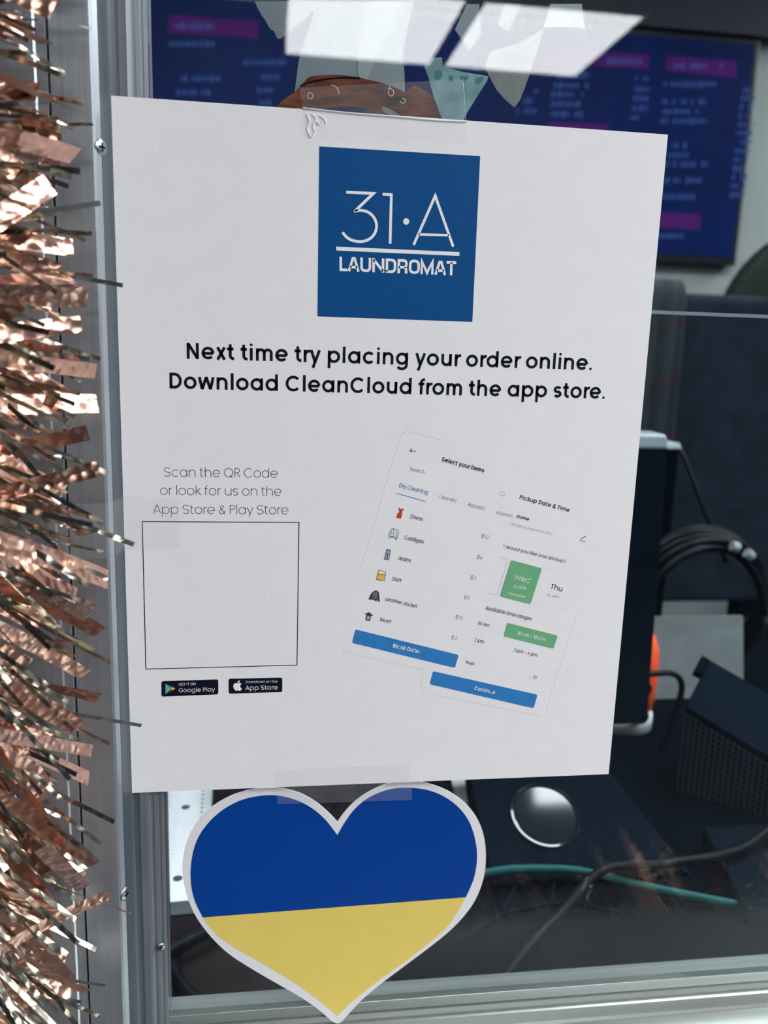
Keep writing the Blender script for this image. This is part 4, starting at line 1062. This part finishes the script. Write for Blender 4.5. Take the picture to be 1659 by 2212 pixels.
prt = empty('receipt_printer', (320, 522, DZ), 'dark receipt printer with a pale top edge, right behind the monitor', 'printer')
MB().box(262, 372, 472, 572, DZ, -42).build('housing', BLACKP, prt, bevel=5)
MB().hexa([(262, 470, -48), (373, 470, -44), (373, 574, -44), (262, 574, -48)], [(264, 472, -43), (371, 472, -38), (371, 572, -38), (264, 572, -43)]).build('top_lid', GREYP, prt, bevel=1.5)

# coil of black cable standing on the desk
m = MB()
random.seed(21)
for k in range(5):
    R0 = 66 + 7 * random.random()
    m.tube([(385 + 2 * k + R0 * math.cos(a), 416 + 7 * k + 6 * math.sin(2 * a + k), -206 + 3 * k + (R0 + 4) * math.sin(a)) for a in [2 * math.pi * i / 40 for i in range(41)]], 4.2, 8)
coil = m.build('cable_coil', CABLE, smooth=True)
tag(coil, 'coil of thick black cable standing on the desk right of the monitor', 'cable')
m = MB()
for a0 in (0.95, 1.2):
    m.tube([(385 + 72 * math.cos(a0 + 0.1 * k / 4), 411, -205 + 76 * math.sin(a0 + 0.1 * k / 4)) for k in range(5)], 5.2, 8)
m.build('coil_highlight', GREYP, coil)  # grey pieces standing in for the highlights on the coil


def cable(path, r, material, label, name='cable', group='loose cables on the desk'):
    return tag(MB().tube(spline(path, 8), r, 8).build(name, material, smooth=True), label, 'cable', group)


TEALC = mat('teal_rubber', (0.006, 0.075, 0.07), 0.45, 0, 0.15)
cable([(20, 112, -281), (60, 116, -276), (96, 118, -271), (125, 116, -270), (150, 112, -271), (190, 98, -275), (256, 79, -280), (330, 66, -281)], 2.4, TEALC, 'teal network cable crossing the desk at the lower right')
cable([(330, 165, -262), (262, 118, -264), (200, 106, -264), (160, 104, -264.5), (127, 83, -275), (95, 58, -281), (72, 32, -281), (66, 25, -281)], 3.0, CABLE, 'thick black cable crossing over the teal cable')
cable([(168, 148, -268), (160, 132, -272), (148, 121, -281.5), (130, 106, -283.5), (105, 95, -283.5)], 1.0, SLATEP, 'thin dark cable curving down from the right of the till foot')
cable([(142, 142, -270), (136, 126, -275), (131, 113, -283.5), (126, 100, -283.5)], 1.0, SLATEP, 'thin dark cable running straight down in front of the round cap')
cable([(112, 130, -274), (106, 115, -282), (98, 104, -283.5), (90, 92, -283.5)], 1.0, SLATEP, 'thin dark cable left of the round cap')
cable([(60, 70, -282), (85, 88, -282), (115, 98, -283), (140, 98, -283), (165, 88, -283)], 1.4, SLATEP, 'thin dark grey cable arching under the teal cable')
cable([(-20, 118, -281), (-54, 109, -281), (-81, 95, -281), (-97, 84, -281), (-103, 74, -281), (-101, 66, -281), (-92, 48, -281), (-74, 30, -281), (-50, 25, -281)], 3.4, CABLE, 'black cable looping on the desk at the lower left corner')
cable([(-104, 68, -275), (-85, 82, -275), (-54, 104, -278), (-10, 128, -281)], 3.4, CABLE, 'black cable lying straight over the looped cable at lower left')
cable([(-40, 28, -281), (-20, 50, -281), (-12, 80, -281), (10, 96, -281)], 3.0, CABLE, 'black cable behind the left lower edge of the heart')
cable([(381, 500, -40), (385, 480, -62), (402, 462, -110), (425, 452, -160)], 2.6, CABLE, 'black cable sloping down from the printer to the coil')


# ------------------------------------------------------------------ chairs and jacket
def chair(cx, y0, x0, x1, z0, z1, r, mt, label):
    t = empty('office_chair', (cx, y0 + 260, FLOOR_Z), label, 'chair', 'chairs behind the desk')
    poly = [(x0, z0)]
    poly += [(x0 + r - r * math.cos(a), z1 - r + r * math.sin(a)) for a in [math.pi / 2 * k / 12 for k in range(13)]]
    poly += [(x1 - r + r * math.sin(a), z1 - r + r * math.cos(a)) for a in [math.pi / 2 * k / 12 for k in range(13)]]
    poly += [(x1, z0)]
    MB().prism(poly, y0, y0 + 60).build('backrest', mt, t, bevel=12)
    MB().box(x0 + 10, x1 - 10, y0 + 70, y0 + 470, FLOOR_Z + 440, FLOOR_Z + 510).build('seat', mt, t, bevel=18)
    MB().box(cx - 30, cx + 30, y0 + 15, y0 + 45, FLOOR_Z + 430, z0 + 20).build('back_post', BLACKP, t, bevel=4)
    MB().lathe([(28, 0), (28, 340)], (cx, y0 + 250, FLOOR_Z + 100), seg=20).build('column', BLACKP, t, True)
    for k in range(5):
        a = 2 * math.pi * k / 5 + 0.3
        MB().tube([(cx, y0 + 250, FLOOR_Z + 100), (cx + 230 * math.cos(a), y0 + 250 + 230 * math.sin(a), FLOOR_Z + 24)], [26, 15], 8).build('leg', BLACKP, t, True)


FAB = mat('navy_fabric', (0.010, 0.015, 0.024), 0.9, 0, 0.1, vary=0.3, vscale=30)
FABG = mat('green_fabric', (0.018, 0.028, 0.022), 0.9, 0, 0.1, vary=0.4, vscale=8)
chair(740, 868, 486, 1000, -340, 140, 62, FAB, 'dark office chair whose rounded back rises just above the lower glass pane')
chair(1300, 1500, 980, 1620, -300, 355, 260, FABG, 'dark green chair with a large rounded back, behind the dark office chair')
JK = mat_stripes('striped_cloth', (0.006, 0.011, 0.018), (0.016, 0.006, 0.011), (0.009, 0.017, 0.024), 2.0, 0.5)
m = MB()
n, k = 24, 14
path = spline([(942, -60), (940, 60), (934, 141), (900, 156), (862, 150), (852, 110), (852, 0), (850, -120), (850, -230)], 3)
vs, fs = [], []
for i in range(n + 1):
    for j, q in enumerate(path):
        u = i / n
        fold = 5 * math.sin(u * 17 + j * 0.12) * min(1, j / 12)
        vs.append((470 + 82 * u, q[0] - fold - 4, q[1] + 3))
L = len(path)
for i in range(n):
    for j in range(L - 1):
        fs.append((i * L + j, i * L + j + 1, (i + 1) * L + j + 1, (i + 1) * L + j))
jk = m.add(vs, fs).build('striped_jacket', JK, smooth=True)
md = jk.modifiers.new('cloth', 'SOLIDIFY')
md.thickness = 0.004
tag(jk, 'maroon and navy striped garment draped over the back of the dark office chair', 'garment')

# ------------------------------------------------------------------ price boards on the back wall
SCR = mat('screen_blue', s2l((0, 20, 66)), 0.5, 0, 0.1, vary=0.25, vscale=3, emit=0.4)
SCRH = mat('screen_purple', s2l((62, 24, 86)), 0.5, 0, 0.05, vary=0.1, vscale=6, emit=0.4)
SCRT = mat('screen_text', s2l((56, 80, 140)), 0.5, 0, 0.05, vary=0.1, emit=0.35)
BEZ = mat('bezel_black', (0.006, 0.008, 0.014), 0.35)
yt = 1957


def board(x0, x1, z0, z1, heads, rows, label):
    t = empty('price_screen', ((x0 + x1) / 2, yt + 22, z0), label, 'screen', 'price screens on the back wall')
    MB().box(x0, x1, yt + 2, yt + 40, z0, z1).build('case', BEZ, t, bevel=3)
    MB().box(x0 + 14, x1 - 14, yt, yt + 4, z0 + 22, z1 - 14).build('display', SCR, t)
    m = MB()
    for q in heads:
        m.flat(q, yt - 1.0)
    m.build('price_heading', SCRH, t)
    m = MB()
    random.seed(len(rows))
    for a, b in rows:
        d = Vector(b) - Vector(a)
        L = d.length
        u = d / L
        s = 0.0
        while s < L:
            w = random.choice((6, 8, 9, 11))
            if random.random() < 0.86:
                hh = random.choice((11, 11, 15))
                p = Vector(a) + u * s
                m.stroke([(p.x + w / 2, p.y - hh / 2), (p.x + w / 2, p.y + hh / 2)], w * 0.62, yt - 1.6)
            s += w + 2.5
    m.build('price_lettering', SCRT, t)


right_rows = [r for r in TV_ROWS if r[0][0] > 215]
left_rows = [r for r in TV_ROWS if r[0][0] < 190]
board(214, 1249, 296, 880, TV_HEADS[:4], right_rows, 'blue price screen on the back wall, right of the scraps, purple headings')
board(-832, 204, 296, 880, TV_HEADS[4:], left_rows, 'blue price screen on the back wall, seen left of the scraps, one purple heading')

# unseen ceiling panels, added to brighten the sign, the pad and the round cap
for x, y in ((2600, -3425), (700, -1500), (1340, -1500), (1980, -1500), (1340, -750), (1980, -750)):
    ceiling_light(x, y, 600, 700, LAMPM_F, 'lit white panel added in the ceiling to brighten the sign, outside the picture', 'front ceiling panels')
for x, y in ((-500, 250), (566, 216), (1900, 1100)):
    ceiling_light(x, y, 600, 600, LAMPM_B, 'lit white panel added in the ceiling to brighten the desk, outside the picture', 'desk ceiling panels')
